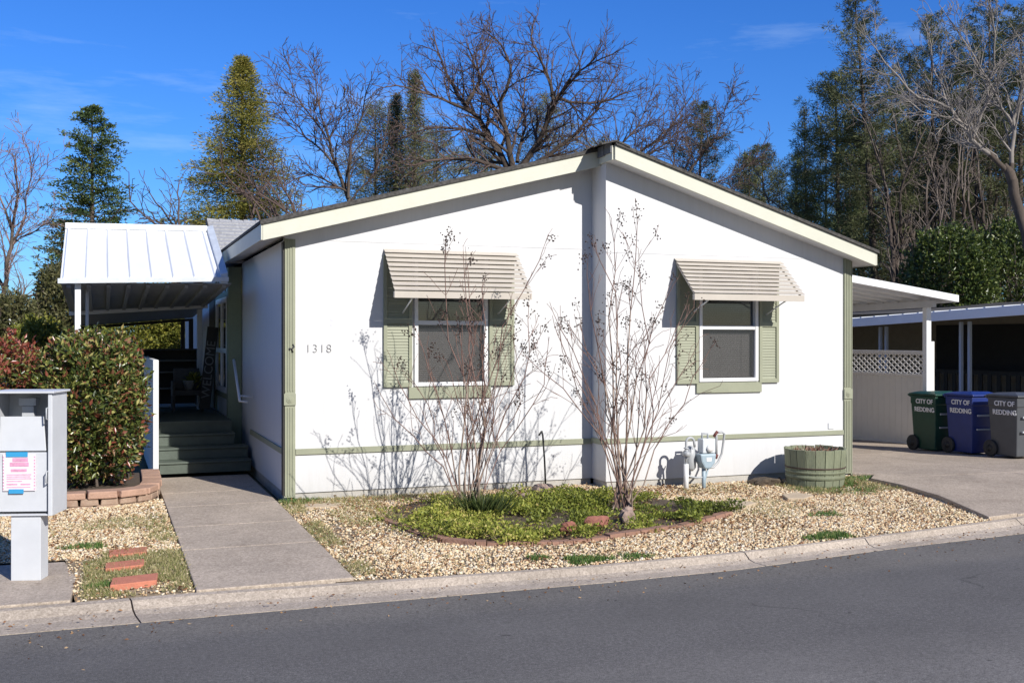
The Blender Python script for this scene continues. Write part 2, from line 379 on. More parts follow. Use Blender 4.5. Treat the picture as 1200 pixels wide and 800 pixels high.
# ground: a sheet with rows: near yard at its level, dropping slowly to the north-east
xs = [-400,-60,-6,-1.3,.5,1.9,3.1,4.8,6.6,7.6,7.7,8.5,12,14,20,40,80,400]; os_ = [-300,-20,-1,.06,.4,2,3.6,4.2,6,9,14,24,50,120,400]
kbx = [p[0] for p in KB]; kby = [p[1] for p in KB]
idx = {}
for j, o_ in enumerate(os_):
    for i, x in enumerate(xs):
        y = float(np.interp(x, kbx, kby)) + o_
        idx[i,j] = len(g.v); g.v.append((x, y, -.32 if o_ < .3 else gz(x, y) - .07))
for j in range(len(os_)-1):
    for i in range(len(xs)-1):
        g.f.append((idx[i,j], idx[i+1,j], idx[i+1,j+1], idx[i,j+1])); g.sm.append(False)
tag(g.build('ground', M['yard']), 'rough winter ground around the lots', None, None, 'structure')

g = MB()
n = len(KF)
for i in range(n-1):
    a, b = KF[i], KF[i+1]
    g.add([(a[0], a[1]-14, -.13), (b[0], b[1]-14, -.13), (b[0], b[1]-4, -.105), (a[0], a[1]-4, -.105)], [(0,1,2,3)])
    g.add([(a[0], a[1]-4, -.105), (b[0], b[1]-4, -.105), (b[0], b[1], -.125), (a[0], a[1], -.125)], [(0,1,2,3)])
tag(g.build('road', M['asphalt']), 'dark grey asphalt street in front of the house', None, None, 'structure')

# rolled concrete kerb with joints, its segments following the road
jo = [(-1.72,), (3.35,), (5.1,)]
prof = [(0,-.2),(0,-.045),(.16,-.05),(.34,-.10),(.55,-.117),(1.0,-.1205),(1.0,-.2)]
def kerb_piece(B, F_):
    g = MB(); k = len(prof)
    for (bx,by),(fx,fy) in zip(B, F_):
        for t, z in prof: g.v.append((bx+(fx-bx)*t*1.02, by+(fy-by)*t*1.02, z))
    for i in range(len(B)-1):
        for j in range(k-1): g.f.append((i*k+j, i*k+j+1, (i+1)*k+j+1, (i+1)*k+j)); g.sm.append(False)
    g.f.append(tuple(range(k-1,-1,-1))); g.sm.append(False); g.f.append(tuple((len(B)-1)*k+j for j in range(k))); g.sm.append(False)
    return g
Bk = resample([p for p in KB], 2400); Fk = resample([p for p in KF], 2400)
cuts = [-60, -6.2, -1.73, 3.3, 4.72, 6.9, 9.4, 14, 80]
kg = MB()
for c0, c1 in zip(cuts, cuts[1:]):
    xsn = [x for x in ([c0+.006, c1-.006] + [p[0] for p in KB+KF if c0+.1 < p[0] < c1-.1])]; xsn = sorted(xsn)
    def on(poly, x): P = np.array(poly); return (x, float(np.interp(x, P[:,0], P[:,1])))
    p = kerb_piece([on(KB, x) for x in xsn], [on(KF, x+.06) for x in xsn]); kg.add(p.v, p.f)
tag(kg.build('kerb', M['concrete'], None, .012), 'rolled concrete kerb along the street', None, None, 'structure')

# walkway: slabs with joints
wk = MB(); xl0, xr0 = -1.27, -.10
yj = [2.45, .95, -.12, -1.35, -2.48, -3.985]
for y1, y0 in zip(yj, yj[1:]):
    z = lambda y: .012 + (.01*y if y < 0 else 0)
    a = y0+.006; b = y1-.006
    wk.hexa([(xl0,a,-.15),(xr0,a,-.15),(xr0,b,-.15),(xl0,b,-.15),(xl0,a,z(a)),(xr0,a,z(a)),(xr0,b,z(b)),(xl0,b,z(b))])
tag(wk.build('walkway', M['walk'], None, .008), 'concrete walkway from the kerb to the porch steps', None, None, 'structure')

# driveway: left border strip, then slabs
dv = MB()
def dpoly(poly, dz=0.):
    vs = [(x,y,-.3) for x,y in poly] + [(x,y,gz(8,y)+dz+(.02 if y>-3.2 else -.02)) for x,y in poly]; n = len(poly)
    dv.add(vs, [tuple(range(n-1,-1,-1)), tuple(range(n,2*n))] + [(i,(i+1)%n,(i+1)%n+n,i+n) for i in range(n)])
dpoly([(6.55,-3.655),(7.02,-3.575),(7.40,-2.05),(7.68,-.95),(7.66,-.6),(7.28,-.98),(7.22,-1.6),(6.98,-2.5)], .012)
dpoly([(7.03,-3.572),(8.5,-3.29),(9.2,-3.13),(9.5,-1.1),(7.69,-.96),(7.41,-2.05)], .0)
dpoly([(9.21,-3.128),(12,-2.49),(14.5,-1.77),(14.5,-.9),(9.51,-1.1)], .0)
dpoly([(7.69,-.955),(9.5,-1.09),(9.6,2.0),(7.5,2.0),(7.46,-.4),(7.67,-.6)], .0)
dpoly([(9.51,-1.09),(14.5,-.89),(14.5,2.0),(9.61,2.0)], .0)
dpoly([(7.5,2.01),(14.5,2.01),(14.5,12.),(7.5,12.)], .0)
tag(dv.build('driveway', M['drive'], None, .008), 'weathered concrete driveway beside the house', None, None, 'structure')

pd = MB(); pd.prism_z([(-4.2,-3.97),(-2.12,-3.97),(-2.1,-3.2),(-2.2,-2.55),(-4.2,-2.4)], -.15, -.028)
tag(pd.build('pavement', M['walk'], None, .01), 'concrete pad at the kerb under the utility pedestal', None, None, 'structure')

# gravel beds ------------------------------------------------------------
bed_line = [(.72,-1.55),(.80,-1.95),(.84,-2.35),(.98,-2.84),(1.21,-3.08),(1.55,-3.2),(1.95,-3.27),(2.4,-3.22),(2.95,-3.07),(3.4,-2.92),(3.8,-2.72),(4.2,-2.5)]
bed_poly = bed_line + [(4.4,-2.15),(4.15,-1.5),(3.75,-.95),(3.3,-.62),(2.5,-.4),(1.7,-.42),(1.05,-.8)]
def inpoly(X, Y, poly):
    ins = np.zeros(len(X), bool); n = len(poly)
    for i in range(n):
        x0,y0 = poly[i]; x1,y1 = poly[(i+1)%n]
        c = ((y0 > Y) != (y1 > Y)) & (X < (x1-x0)*(Y-y0)/((y1-y0) if y1 != y0 else 1e-9) + x0); ins ^= c
    return ins
right_poly = [(-.09,-4.0),(.5,-4.09),(1.9,-4.15),(3.1,-4.11),(4.8,-3.92),(6.6,-3.66),(6.98,-2.5),(7.21,-1.6),(7.27,-.98),(7.6,-.62),(7.42,-.41),(3.8,-.41),(3.8,-.01),(-.09,-.01)]
left_poly = [(-2.09,-3.97),(-1.28,-3.97),(-1.28,.6),(-3.6,.6),(-3.6,-2.35),(-2.2,-2.45)]
g = MB(); g.add([(x-(.15 if x < 0 else 0),y,gz(0,y)-.012) for x,y in right_poly], [tuple(range(len(right_poly)))])
g.add([(x,y,gz(0,min(y,0))-.012) for x,y in left_poly], [tuple(range(len(left_poly)))])
tag(g.build('soil', M['lining']), 'sandy soil under the gravel', None, None, 'structure')

def clumpnoise(X, Y, seed, s):
    r = np.random.default_rng(seed); out = np.zeros(len(X))
    for i in range(7):
        a = r.uniform(0, 6.28); f = s*r.uniform(.6, 2.2); out += np.sin((X*math.cos(a)+Y*math.sin(a))*f + r.uniform(0, 6.28))
    return out/3.2
def stones(poly, dens, seed):
    rng = np.random.default_rng(seed); P = np.array(poly); lo, hi = P.min(0), P.max(0)
    n = int((hi[0]-lo[0])*(hi[1]-lo[1])*dens); X = rng.uniform(lo[0], hi[0], n); Y = rng.uniform(lo[1], hi[1], n)
    k = inpoly(X, Y, poly) & ~inpoly(X, Y, bed_poly)
    # thinner where grass takes over
    bare = clumpnoise(X, Y, seed+5, 1.5)
    thin = np.where(bare > .55, .45, 1.)
    thin = np.where((X < -1.28) & (Y < -2.5), .22, thin); thin = np.where((X > -.1) & (X < .35), thin*.45, thin)
    thin = np.where((X > 5.9) & (Y > -1.7), thin*.4, thin); thin = np.where((X>-.1)&(X < 2.2) & (Y > -.35), thin*.4, thin)
    thin = np.where((X > 4.0) & (X < 4.8) & (Y > -2.7) & (Y < -1.8), thin*.55, thin)
    k &= rng.random(n) < thin
    X, Y = X[k], Y[k]; n = len(X)
    s = rng.gamma(5, .0016, n) + .0048
    cube = np.array([(-1,-1,-1),(1,-1,-1),(1,1,-1),(-1,1,-1),(-1,-1,1),(1,-1,1),(1,1,1),(-1,1,1)], float)
    V = cube[None]*.62 + rng.uniform(-.30, .30, (n,8,3)); V[:,4:,:2] *= .72
    V *= np.stack([s*rng.uniform(.8,1.5,n), s*rng.uniform(.7,1.1,n), s*rng.uniform(.4,.8,n)], 1)[:,None,:]
    a = rng.uniform(0, 6.28, n); c, sn = np.cos(a), np.sin(a); t = rng.uniform(-.5,.5,n); ct, st = np.cos(t), np.sin(t)
    x, y, z = V[...,0].copy(), V[...,1].copy(), V[...,2].copy()
    y, z = y*ct[:,None]-z*st[:,None], y*st[:,None]+z*ct[:,None]
    x, y = x*c[:,None]-y*sn[:,None], x*sn[:,None]+y*c[:,None]
    zg = np.where(Y < 0, .01*Y, 0.) - .010 + rng.uniform(0,.014,n)
    V = np.stack([x+X[:,None], y+Y[:,None], z+zg[:,None]], 2).reshape(-1,3)
    F = np.array([(0,3,2,1),(4,5,6,7),(0,1,5,4),(1,2,6,5),(2,3,7,6),(3,0,4,7)])
    F = (np.arange(n)[:,None,None]*8 + F[None]).reshape(-1,4)
    return V, F, np.repeat(rng.random(n), 8)
M['stone'] = leafmat('cream tan and rust pebbles', [(0,(.26,.14,.08)),(.10,(.44,.27,.15)),(.24,(.60,.43,.25)),(.5,(.70,.55,.345)),(.78,(.77,.655,.46)),(.95,(.78,.71,.58)),(1,(.40,.32,.26))], .8, 0)
for poly, dn, sd, lab in ((right_poly, 3500, 3, 'cream and tan gravel in front of the white wall'), (left_poly, 3000, 4, 'cream gravel between the pedestal and the walkway')):
    V, F, r = stones(poly, dn, sd); tag(array_mesh('gravel', V, F, M['stone'], None, r), lab, None, None, 'stuff')

# grass, weeds, ground cover --------------------------------------------
def blades(pts, h, w, rng, lean=.5):
    n = len(pts); D = np.stack([rng.normal(0,lean,n), rng.normal(0,lean,n), np.ones(n)], 1)
    return leaves(pts, D, h*rng.uniform(.5,1.3,n), w, rng, .1)
M['drygrass'] = leafmat('straw and olive grass', [(0,(.17,.19,.06)),(.35,(.26,.27,.10)),(.7,(.44,.38,.19)),(1,(.58,.50,.30))], .7, .3)
M['greengrass'] = leafmat('fresh green weeds', [(0,(.05,.12,.03)),(.5,(.11,.20,.05)),(1,(.24,.30,.09))], .6, .3)
rng = np.random.default_rng(11)
areas = [((-2.05,-1.3),(-3.93,-2.3),9000,None),((-1.5,-1.28),(-3.9,0),3500,None),((-.09,.12),(-3.9,-.1),3600,None),((.1,2.0),(-.45,-.05),2600,None),((.3,.95),(-2.2,-.4),2600,None),((-.1,7.2),(-4.1,-.1),5200,None),((-3.4,-1.3),(-2.4,.4),2200,None),((4.4,5.2),(-2.9,-1.7),900,None),((5.9,7.2),(-1.7,-.75),4200,None),((-2.1,-1.3),(-1.2,-.4),1600,None),((4.5,5.6),(-1.2,-.6),700,None)]
P = []
for (x0,x1),(y0,y1),n,_ in areas:
    X = rng.uniform(x0,x1,n); Y = rng.uniform(y0,y1,n); k = (clumpnoise(X,Y,int(n),3.) > -.35) & ((inpoly(X,Y,right_poly)) | inpoly(X,Y,left_poly))
    P.append(np.stack([X[k],Y[k],.01*np.minimum(Y[k],0)-.012],1))
P = np.concatenate(P); V, F = blades(P, .055, .006, rng, .8)
tag(array_mesh('grass', V, F, M['drygrass'], None, np.repeat(rng.random(len(P)),4)), 'dry olive grass growing through the gravel edges', None, None, 'stuff')
P = []
for cx, cy, r, n in ((1.86,-4.0,.15,1300),(1.5,-3.8,.07,300),(4.45,-3.86,.2,1400),(2.3,-4.02,.12,300),(7.62,-.78,.16,900),(7.15,-.75,.26,900),(6.45,-1.5,.42,900),(5.15,-2.85,.14,400),(6.75,-1.1,.15,700),(-2.05,-2.0,.14,500),(-1.9,-3.6,.1,300),(.1,-.12,.2,700),(6.9,-3.25,.1,200)):
    a = rng.uniform(0,6.28,n); q = r*np.sqrt(rng.random(n))*(1+.35*np.sin(3*a+cx)); X, Y = cx+q*np.cos(a)*1.3, cy+q*np.sin(a)*.8
    P.append(np.stack([X,Y,.01*np.minimum(Y,0)-.01],1))
P = np.concatenate(P); k = inpoly(P[:,0],P[:,1],right_poly)|inpoly(P[:,0],P[:,1],left_poly); P = P[k]; V, F = blades(P, .05, .008, rng, .6)
tag(array_mesh('weeds', V, F, M['greengrass'], None, np.repeat(rng.random(len(P)),4)), 'small bright green weed patches in the gravel', None, None, 'stuff')
# leaf litter
n = 5200; X = np.r_[rng.uniform(-2.6,7.3,n), rng.uniform(.6,4.6,2600), rng.uniform(3.9,5.4,700)]; Y = np.r_[rng.uniform(-4.1,0,n), rng.uniform(-3.4,-.3,2600), rng.uniform(-2.6,-.6,700)]
k = (inpoly(X,Y,right_poly)|inpoly(X,Y,left_poly)) & (clumpnoise(X,Y,40,2.) > -.4); X, Y = X[k], Y[k]; n = len(X)
D = np.stack([rng.normal(size=n), rng.normal(size=n), rng.normal(0,.25,n)],1); V, F = leaves(np.stack([X,Y,.01*np.minimum(Y,0)+.012+rng.uniform(0,.012,n)],1), D, rng.uniform(.02,.05,n), rng.uniform(.012,.024,n), rng)
n2 = 420; X2 = rng.uniform(-2.8,7,n2); Y2 = np.interp(X2, [p[0] for p in KF], [p[1] for p in KF]) + rng.gamma(1.2,.16,n2)*rng.choice([-1,1],n2,p=[.55,.45]).clip(-9,9); Y2 = np.minimum(Y2, np.interp(X2,[p[0] for p in KB],[p[1] for p in KB])-.02)
Z2 = np.where(Y2 < np.interp(X2, [p[0] for p in KF], [p[1] for p in KF]), -.118, -.088); D2 = np.stack([rng.normal(size=n2), rng.normal(size=n2), rng.normal(0,.2,n2)],1); Va, Fa = leaves(np.stack([X2,Y2,Z2],1), D2, rng.uniform(.015,.035,n2), .014, rng)
F = np.concatenate([F, Fa+len(V)]); V = np.concatenate([V, Va])
tag(array_mesh('leaf_litter', V, F, leafmat('dry brown leaf litter', [(0,(.10,.05,.025)),(.4,(.22,.11,.055)),(.8,(.36,.22,.11)),(1,(.5,.38,.24))], .8, .1), None, np.repeat(rng.random(n+n2),4)), 'dry brown leaf litter on the gravel and along the kerb', None, None, 'stuff')
# bed soil and trailing ground cover
g = MB(); g.add([(x,y,-.004+.01*y) for x,y in bed_poly], [tuple(range(len(bed_poly)))])
tag(g.build('bed_soil', M['soil']), 'dark soil of the planting bed', None, None, 'structure')
M['cover'] = leafmat('yellow green ground cover leaves', [(0,(.06,.08,.02)),(.3,(.15,.185,.035)),(.6,(.30,.34,.06)),(.85,(.50,.50,.11)),(1,(.60,.50,.18))], .5, .35)
n = 90000; X = rng.uniform(.3,4.7,n); Y = rng.uniform(-3.45,-.25,n); wv_ = .10*np.sin(X*9)+.07*np.sin(X*23+1); wx_ = .1*np.sin(Y*11)+.06*np.sin(Y*29); k = inpoly(X+wx_,Y+wv_*.6,bed_poly) | (inpoly(X+.22,Y,bed_poly) & (rng.random(n) < .25) & (Y > -2.6))
cn = clumpnoise(X,Y,77,2.6); c2_ = clumpnoise(X,Y,78,5.5); k &= rng.random(n) < np.clip(.50+cn*.8+c2_*.75, .03, 1); k &= ~((Y > -1.0) & (rng.random(n) < .55)) & ~((X < 1.1) & (rng.random(n) < .5))
X, Y, cn = X[k], Y[k], cn[k]; n = len(X)
H = np.clip(.10+.08*cn+.07*clumpnoise(X,Y,9,7.), .02, .30)*.72
Z = .01*Y + H*rng.uniform(.15,1,n)
D = np.stack([rng.normal(size=n), rng.normal(size=n), np.abs(rng.normal(.7,.5,n))],1)
V, F = leaves(np.stack([X,Y,Z],1), D, rng.uniform(.022,.048,n), rng.uniform(.014,.026,n), rng)
tag(array_mesh('ground_cover', V, F, M['cover'], None, np.repeat(np.clip(.5+.25*clumpnoise(X,Y,31,1.6)+rng.normal(0,.2,n),0,1),4)), 'yellow green trailing ground cover filling the planting bed', None, None, 'stuff')
# darker strappy plant at the foot of the left shrub
pr = np.random.default_rng(5)
pl = thing('bedding_plant', 'dark strappy plant under the left bare shrub', 'plant', (1.72,-1.75,0))
n = 420; a = pr.uniform(0,6.28,n); q = pr.uniform(0,.2,n); C = np.stack([1.72+q*np.cos(a)*1.2, -1.78+q*np.sin(a), np.full(n,.0)],1)
D = np.stack([np.cos(a)*.6+pr.normal(0,.25,n), np.sin(a)*.6+pr.normal(0,.25,n), np.ones(n)],1)
V, F = leaves(C, D, pr.uniform(.16,.34,n), .014, pr)
M['strap'] = leafmat('dark strap leaves', [(0,(.03,.05,.015)),(.6,(.07,.10,.03)),(1,(.16,.17,.06))], .5, .2)
array_mesh('foliage', V, F, M['strap'], pl, np.repeat(pr.random(n),4))

# edging: one curved low border with joints
eg = MB(); pts = resample(bed_line, 150)
random.seed(4)
for i in range(0, 148, 6):
    q = pts[i:i+7]; h = .032 + random.uniform(-.012,.010)
    for j in range(len(q)-1):
        a, b = q[j].copy(), q[j+1].copy()
        if j == len(q)-2: b = a + (b-a)*.7
        d = (b-a)/np.linalg.norm(b-a); nn = np.array([-d[1], d[0]])*.055
        z0 = .01*a[1]
        eg.hexa([(a[0]-nn[0],a[1]-nn[1],z0-.03),(b[0]-nn[0],b[1]-nn[1],z0-.03),(b[0]+nn[0],b[1]+nn[1],z0-.03),(a[0]+nn[0],a[1]+nn[1],z0-.03),
                 (a[0]-nn[0]*.8,a[1]-nn[1]*.8,z0+h),(b[0]-nn[0]*.8,b[1]-nn[1]*.8,z0+h),(b[0]+nn[0]*.8,b[1]+nn[1]*.8,z0+h),(a[0]+nn[0]*.8,a[1]+nn[1]*.8,z0+h)])
tag(eg.build('bed_edging', M['edging']), 'low brown red edging curving along the front of the planting bed', 'edging')

def rock(name, c, s, seed, m, label, grp='rocks in the planting bed'):
    import bmesh
    bm = bmesh.new(); bmesh.ops.create_icosphere(bm, subdivisions=3, radius=1)
    r = random.Random(seed); ph = [r.uniform(0,6) for _ in range(6)]
    for v in bm.verts:
        x,y,z = v.co; f = 1 + .18*math.sin(3*x+ph[0])*math.sin(2.6*y+ph[1]) + .14*math.sin(5*y+ph[2]+2*z) + .08*math.sin(9*x+ph[3])*math.sin(8*z+ph[4])
        q = max(abs(x),abs(y),abs(z)); f *= (1-.35)+.35/q*.8
        v.co = Vector((x*f*s[0]+c[0], y*f*s[1]+c[1], z*f*s[2]+c[2]))
    me = bpy.data.meshes.new(name); bm.to_mesh(me); bm.free()
    return tag(link(name, me, m), label, 'rock', grp)
rock('rock', (2.80,-.86,.06), (.14,.10,.10), 1, M['rockgrey'], 'pinkish rock at the back of the bed near the thin black pipe')
rock('rock', (2.42,-1.25,.05), (.11,.08,.07), 2, M['rockgrey'], 'small rock between the two bare shrubs in the ground cover')
rock('rock', (2.16,-2.96,.05), (.08,.06,.055), 3, M['rock'], 'small rust red rock just behind the bed edging, left one of the pair')
rock('rock', (2.50,-2.86,.06), (.12,.07,.065), 8, M['rock'], 'larger rust red rock just behind the bed edging, right one of the pair')
rock('rock', (2.98,-2.56,.04), (.08,.06,.085), 5, M['rockgrey'], 'brown grey upright rock at the foot of the right bare shrub')

def paver(name, pts, z, h, m, lab, grp):
    g = MB(); g.prism_z(pts, z-h, z)
    return tag(g.build(name, m, None, .006), lab, 'paver', grp)
paver('brick_paver', [(-1.86,-3.72),(-1.53,-3.66),(-1.51,-3.40),(-1.84,-3.46)], .0, .05, M['brick'], 'terracotta paver of three, nearest the kerb', 'terracotta stepping pavers')
paver('brick_paver', [(-1.89,-3.10),(-1.60,-3.04),(-1.59,-2.80),(-1.89,-2.86)], .0, .05, M['brick'], 'terracotta paver of three, the middle one', 'terracotta stepping pavers')
paver('brick_paver', [(-1.86,-2.56),(-1.56,-2.50),(-1.55,-2.25),(-1.86,-2.31)], .0, .05, M['brick'], 'terracotta paver of three, farthest from the kerb', 'terracotta stepping pavers')
paver('stepping_stone', [(4.28,-2.08),(4.5,-2.3),(4.82,-2.08),(4.68,-1.82)], .012, .05, M['slab'], 'flat pinkish stepping stone right of the planting bed', 'stepping stones in the gravel')
paver('stepping_stone', [(5.32,-1.95),(5.5,-2.02),(5.74,-1.86),(5.7,-1.58),(5.45,-1.66)], .012, .05, M['slab'], 'flat tan stepping stone in front of the barrel planter', 'stepping stones in the gravel')
paver('stepping_stone', [(.12,-.62),(.5,-.66),(.56,-.42),(.15,-.4)], .008, .05, M['slab'], 'flat stepping stone near the left corner post of the house', 'stepping stones in the gravel')

# ------------------------------------------------------------------ house
H = thing('house', 'white single storey manufactured home with cream fascia and sage green trim', 'house', (3.7,8,0))
XR = 7.42; XM = 3.80; YR = -.40; YB = 13.
def ztopL(x): return 3.07 + .2575*(x+.28)
def ztopR(x): return 4.12 - .3055*(x-3.79)
def wall_front(name, x0, x1, y, ztop, hole, m, thick=.1, drop=.0, zb=.075):
    hx0, hx1, hz0, hz1 = hole; g = MB()
    top = lambda x: ztop(x) - .10
    for a, b in ((x0,hx0),(hx1,x1)):
        g.prism_y([(a,zb),(b,zb),(b,top(b)),(a,top(a))], y, y+thick)
    g.prism_y([(hx0,zb),(hx1,zb),(hx1,hz0),(hx0,hz0)], y, y+thick)
    g.prism_y([(hx0,hz1),(hx1,hz1),(hx1,top(hx1)),(hx0,top(hx0))], y, y+thick)
    return g.build(name, m, H)
wall_front('wall', 0.0, XM, 0, ztopL, (1.53,2.38,1.29,2.72), M['white'])
wall_front('wall', XM, XR, YR, ztopR, (5.12,5.93,1.29,2.72), M['white'])
g = MB(); g.box(XM,XM+.1,YR+.1,0.6,.075,3.98); g.build('wall', M['white'], H)            # step between the halves
g = MB(); g.box(0,.1,.1,3.95,.075,2.92); g.build('wall', M['side'], H)                    # left side wall
g = MB(); g.box(-.17,-.02,3.95,YB,.05,2.86); g.build('wall', M['side'], H)
g = MB(); g.box(XR-.1,XR,YR+.1,YB,.05,2.88); g.build('wall', M['white'], H)
g = MB(); g.box(-.02,XR-.1,YB-.1,YB,.05,2.86); g.build('wall', M['white'], H)
# foundation strip
g = MB(); g.box(.02,XM-.01,.02,.3,-.08,.075); g.box(XM+.02,XR-.02,YR+.02,0,-.08,.075); g.box(.02,.3,.3,3.9,-.08,.075); g.box(XR-.3,XR-.02,.1,YB,-.5,.05); g.build('foundation', M['found'], H)
# thin lap seam across the gable and panel joints
g = MB(); g.box(.12,XM,-.004,.0,2.925,2.935); g.build('siding_seam', M['white'], H)
g = MB(); g.box(XM,XR-.12,YR-.004,YR,2.86,2.87); g.build('siding_seam', M['white'], H)
# fluted corner posts: sage green, with a rosette block
def corner_post(x0, x1, y, z0, z1, zr, sidex):
    g = MB(); n = 4; w = (x1-x0)
    g.box(x0,x1,y-.018,y,z0,z1)
    for i in range(n):
        a = x0+.008+(w-.016)*i/n; g.box(a, a+(w-.016)/n*.55, y-.027, y-.018, z0+.02, zr-.09); g.box(a, a+(w-.016)/n*.55, y-.027, y-.018, zr+.09, z1)
    p = g.build('corner_trim', M['sage'], H, .003)
    g = MB(); g.box(x0-.003,x1+.003,y-.034,y-.018,zr-.065,zr+.065); c = ((x0+x1)/2, y-.034, zr)
    for r, d in ((.042,.006),(.026,.012),(.012,.018)):
        k = 18; vs = [(c[0]+r*math.cos(2*math.pi*j/k), c[1]-d+.006*0, c[2]+r*math.sin(2*math.pi*j/k)) for j in range(k)] + [(c[0]+r*math.cos(2*math.pi*j/k), c[1], c[2]+r*math.sin(2*math.pi*j/k)) for j in range(k)]
        g.add(vs, [tuple(range(k))] + [(j, j+k, (j+1)%k+k, (j+1)%k) for j in range(k)])
    g.build('rosette', M['sage'], p, .002)
    return p
corner_post(-.012, .115, 0, .03, 2.93, 1.13, -1)
corner_post(XR-.115, XR+.012, YR, .02, 2.95, 1.08, 1)
g = MB(); g.box(-.022,-.002,-.018,.10,.05,2.90); g.build('corner_trim', M['darkwood'], H)
g = MB(); g.box(XR+.002,XR+.02,YR-.018,YR+.09,.0,2.9); g.build('corner_trim', M['sage'], H)
# belt trim
g = MB(); g.box(.118,XM-.002,-.02,0,.505,.572); g.build('belt_trim', M['sage'], H, .003)
g = MB(); g.box(XM+.002,XR-.118,YR-.02,YR,.54,.60); g.build('belt_trim', M['sage'], H, .003)
g = MB(); g.box(-.02,0,.10,2.9,.505,.572); g.build('belt_trim', M['sage'], H, .003)
g = MB(); g.box(XM-.02,XM,YR+.0,-.022,.52,.585); g.build('belt_trim', M['sage'], H, .003)
# roof: left and right halves with shingle layer, sheathing, rake fascias, soffits, ridge cap
YL0, YR0 = -.27, -.67
def roof_half(xa, za, xb, zb, y0, nm):
    p = MB(); th = .035
    p.prism_y([(xa,za+.004),(xb,zb+.004),(xb,zb+.004+th),(xa,za+.004+th)] if xa < xb else [], y0-.02, YB+.3)
    return p.build(nm, M['shingle'], H, .004)
rl = roof_half(-.31, 3.062, 3.80, 4.121, YL0, 'roof')
rr = roof_half(3.79, 4.121, 7.66, 2.938, YR0, 'roof')
# rake fascia boards (front), eave fascia boards (sides), soffits
g = MB(); g.prism_y([(-.28,2.882),(3.80,3.925),(3.80,4.119),(-.28,3.066)], YL0, YL0+.03); g.build('fascia', M['cream'], H, .003)
g = MB(); g.prism_y([(3.79,3.945),(7.62,2.775),(7.62,2.948),(3.79,4.119)], YR0, YR0+.03); g.build('fascia', M['cream'], H, .003)
g = MB(); g.prism_x([(YR0+.032,3.945),(YL0-.0,3.945),(YL0-.0,4.117),(YR0+.032,4.117)], 3.765, 3.789); g.box(3.765,3.789,YL0+.0,YR+.3,3.95,4.11); g.build('fascia', M['cream'], H, .002)
g = MB(); g.box(-.30,-.282,YL0,YB+.2,2.885,3.06); g.build('fascia', M['cream'], H, .003)
g = MB(); g.box(7.622,7.64,YR0,YB+.2,2.78,2.94); g.build('fascia', M['cream'], H, .003)
g = MB()
g.prism_y([(-.28,2.90),(3.78,3.945),(3.78,3.96),(-.28,2.915)], YL0+.03, 0)
g.prism_y([(-.28,2.90),(.1,2.995),(.1,3.01),(-.28,2.915)], 0, YB)
g.build('soffit', M['white'], H)
g = MB()
g.prism_y([(3.79,3.96),(7.62,2.79),(7.62,2.805),(3.79,3.975)], YR0+.03, YR)
g.prism_y([(7.3,2.886),(7.62,2.79),(7.62,2.805),(7.3,2.901)], YR, YB)
g.build('soffit', M['white'], H)
# metal drip edge on the rakes
g = MB(); g.prism_y([(-.31,3.052),(3.79,4.112),(3.79,4.13),(-.31,3.07)], YL0-.026, YL0-.001); g.build('drip_edge', M['shingle'], H)
g = MB(); g.prism_y([(3.80,4.116),(7.66,2.936),(7.66,2.952),(3.80,4.132)], YR0-.026, YR0-.001); g.build('drip_edge', M['shingle'], H)
# ridge cap shingles lapping over the ridge, the front ones bent down over the rake return
g = MB(); y = YR0-.03; i = 0
while y < YB:
    z = 4.165 + .012*(i%2)*0
    g.add([(3.60,y,z-.045+.008),(3.79,y,z+.012),(3.98,y,z-.055+.008),(3.60,y+.24,z-.055),(3.79,y+.24,z),(3.98,y+.24,z-.065),
           (3.60,y,z-.06),(3.79,y,z-.01),(3.98,y,z-.072)], [(0,1,4,3),(1,2,5,4),(0,6,7,1),(1,7,8,2)])
    y += .22; i += 1
g.build('ridge_cap', M['shingle'], H)
g = MB(); g.box(3.742,3.762,YR0+.03,YR0+.2,4.03,4.15); g.box(3.738,3.760,YR0+.21,YL0-.02,4.02,4.14); g.build('ridge_cap', mat('slate grey cap shingle', (.13,.135,.15), .9, .2, 20), H)

# windows
def window(x0, x1, z0, z1, y, zr):
    w = MB(); f = .045
    w.box(x0,x0+f,y-.03,y+.06,z0,z1); w.box(x1-f,x1,y-.03,y+.06,z0,z1); w.box(x0+f,x1-f,y-.03,y+.06,z0,z0+f); w.box(x0+f,x1-f,y-.03,y+.06,z1-f,z1)
    w.box(x0+f,x1-f,y-.022,y+.045,zr-.025,zr+.025)
    win = w.build('window', M['trimwhite'], H, .004)
    g = MB(); g.box(x0+f,x1-f,y+.03,y+.034,zr+.02,z1-f); g.build('pane', M['glass'], win)
    g = MB(); g.box(x0+f,x1-f,y+.008,y+.012,z0+f,zr-.025); g.build('pane', M['screen'], win)
    g = MB(); z = z0+f+.01
    while z < z1-f-.01:
        g.add([(x0+f,y+.062,z),(x1-f,y+.062,z),(x1-f,y+.072,z+.0215),(x0+f,y+.072,z+.0215)], [(0,1,2,3)])
        z += .0245
    for xx in (x0+.2,x1-.2): g.box(xx-.002,xx+.002,y+.060,y+.062,z0+f,z1-f)
    g.build('blinds', M['blind'], win)
    g = MB(); g.box(x0-.3,x1+.3,y+.5,y+.52,z0-.3,z1+.2); g.box(x0-.3,x0-.28,y+.1,y+.5,z0-.3,z1+.2); g.box(x1+.28,x1+.3,y+.1,y+.5,z0-.3,z1+.2); g.box(x0-.28,x1+.28,y+.1,y+.5,z0-.32,z0-.3); g.box(x0-.28,x1+.28,y+.1,y+.5,z1+.2,z1+.22)
    g.build('room_lining', M['interior'], win)
    return win
window(1.50,2.41,1.255,2.75,0,2.00); window(5.09,5.96,1.27,2.75,YR,1.955)
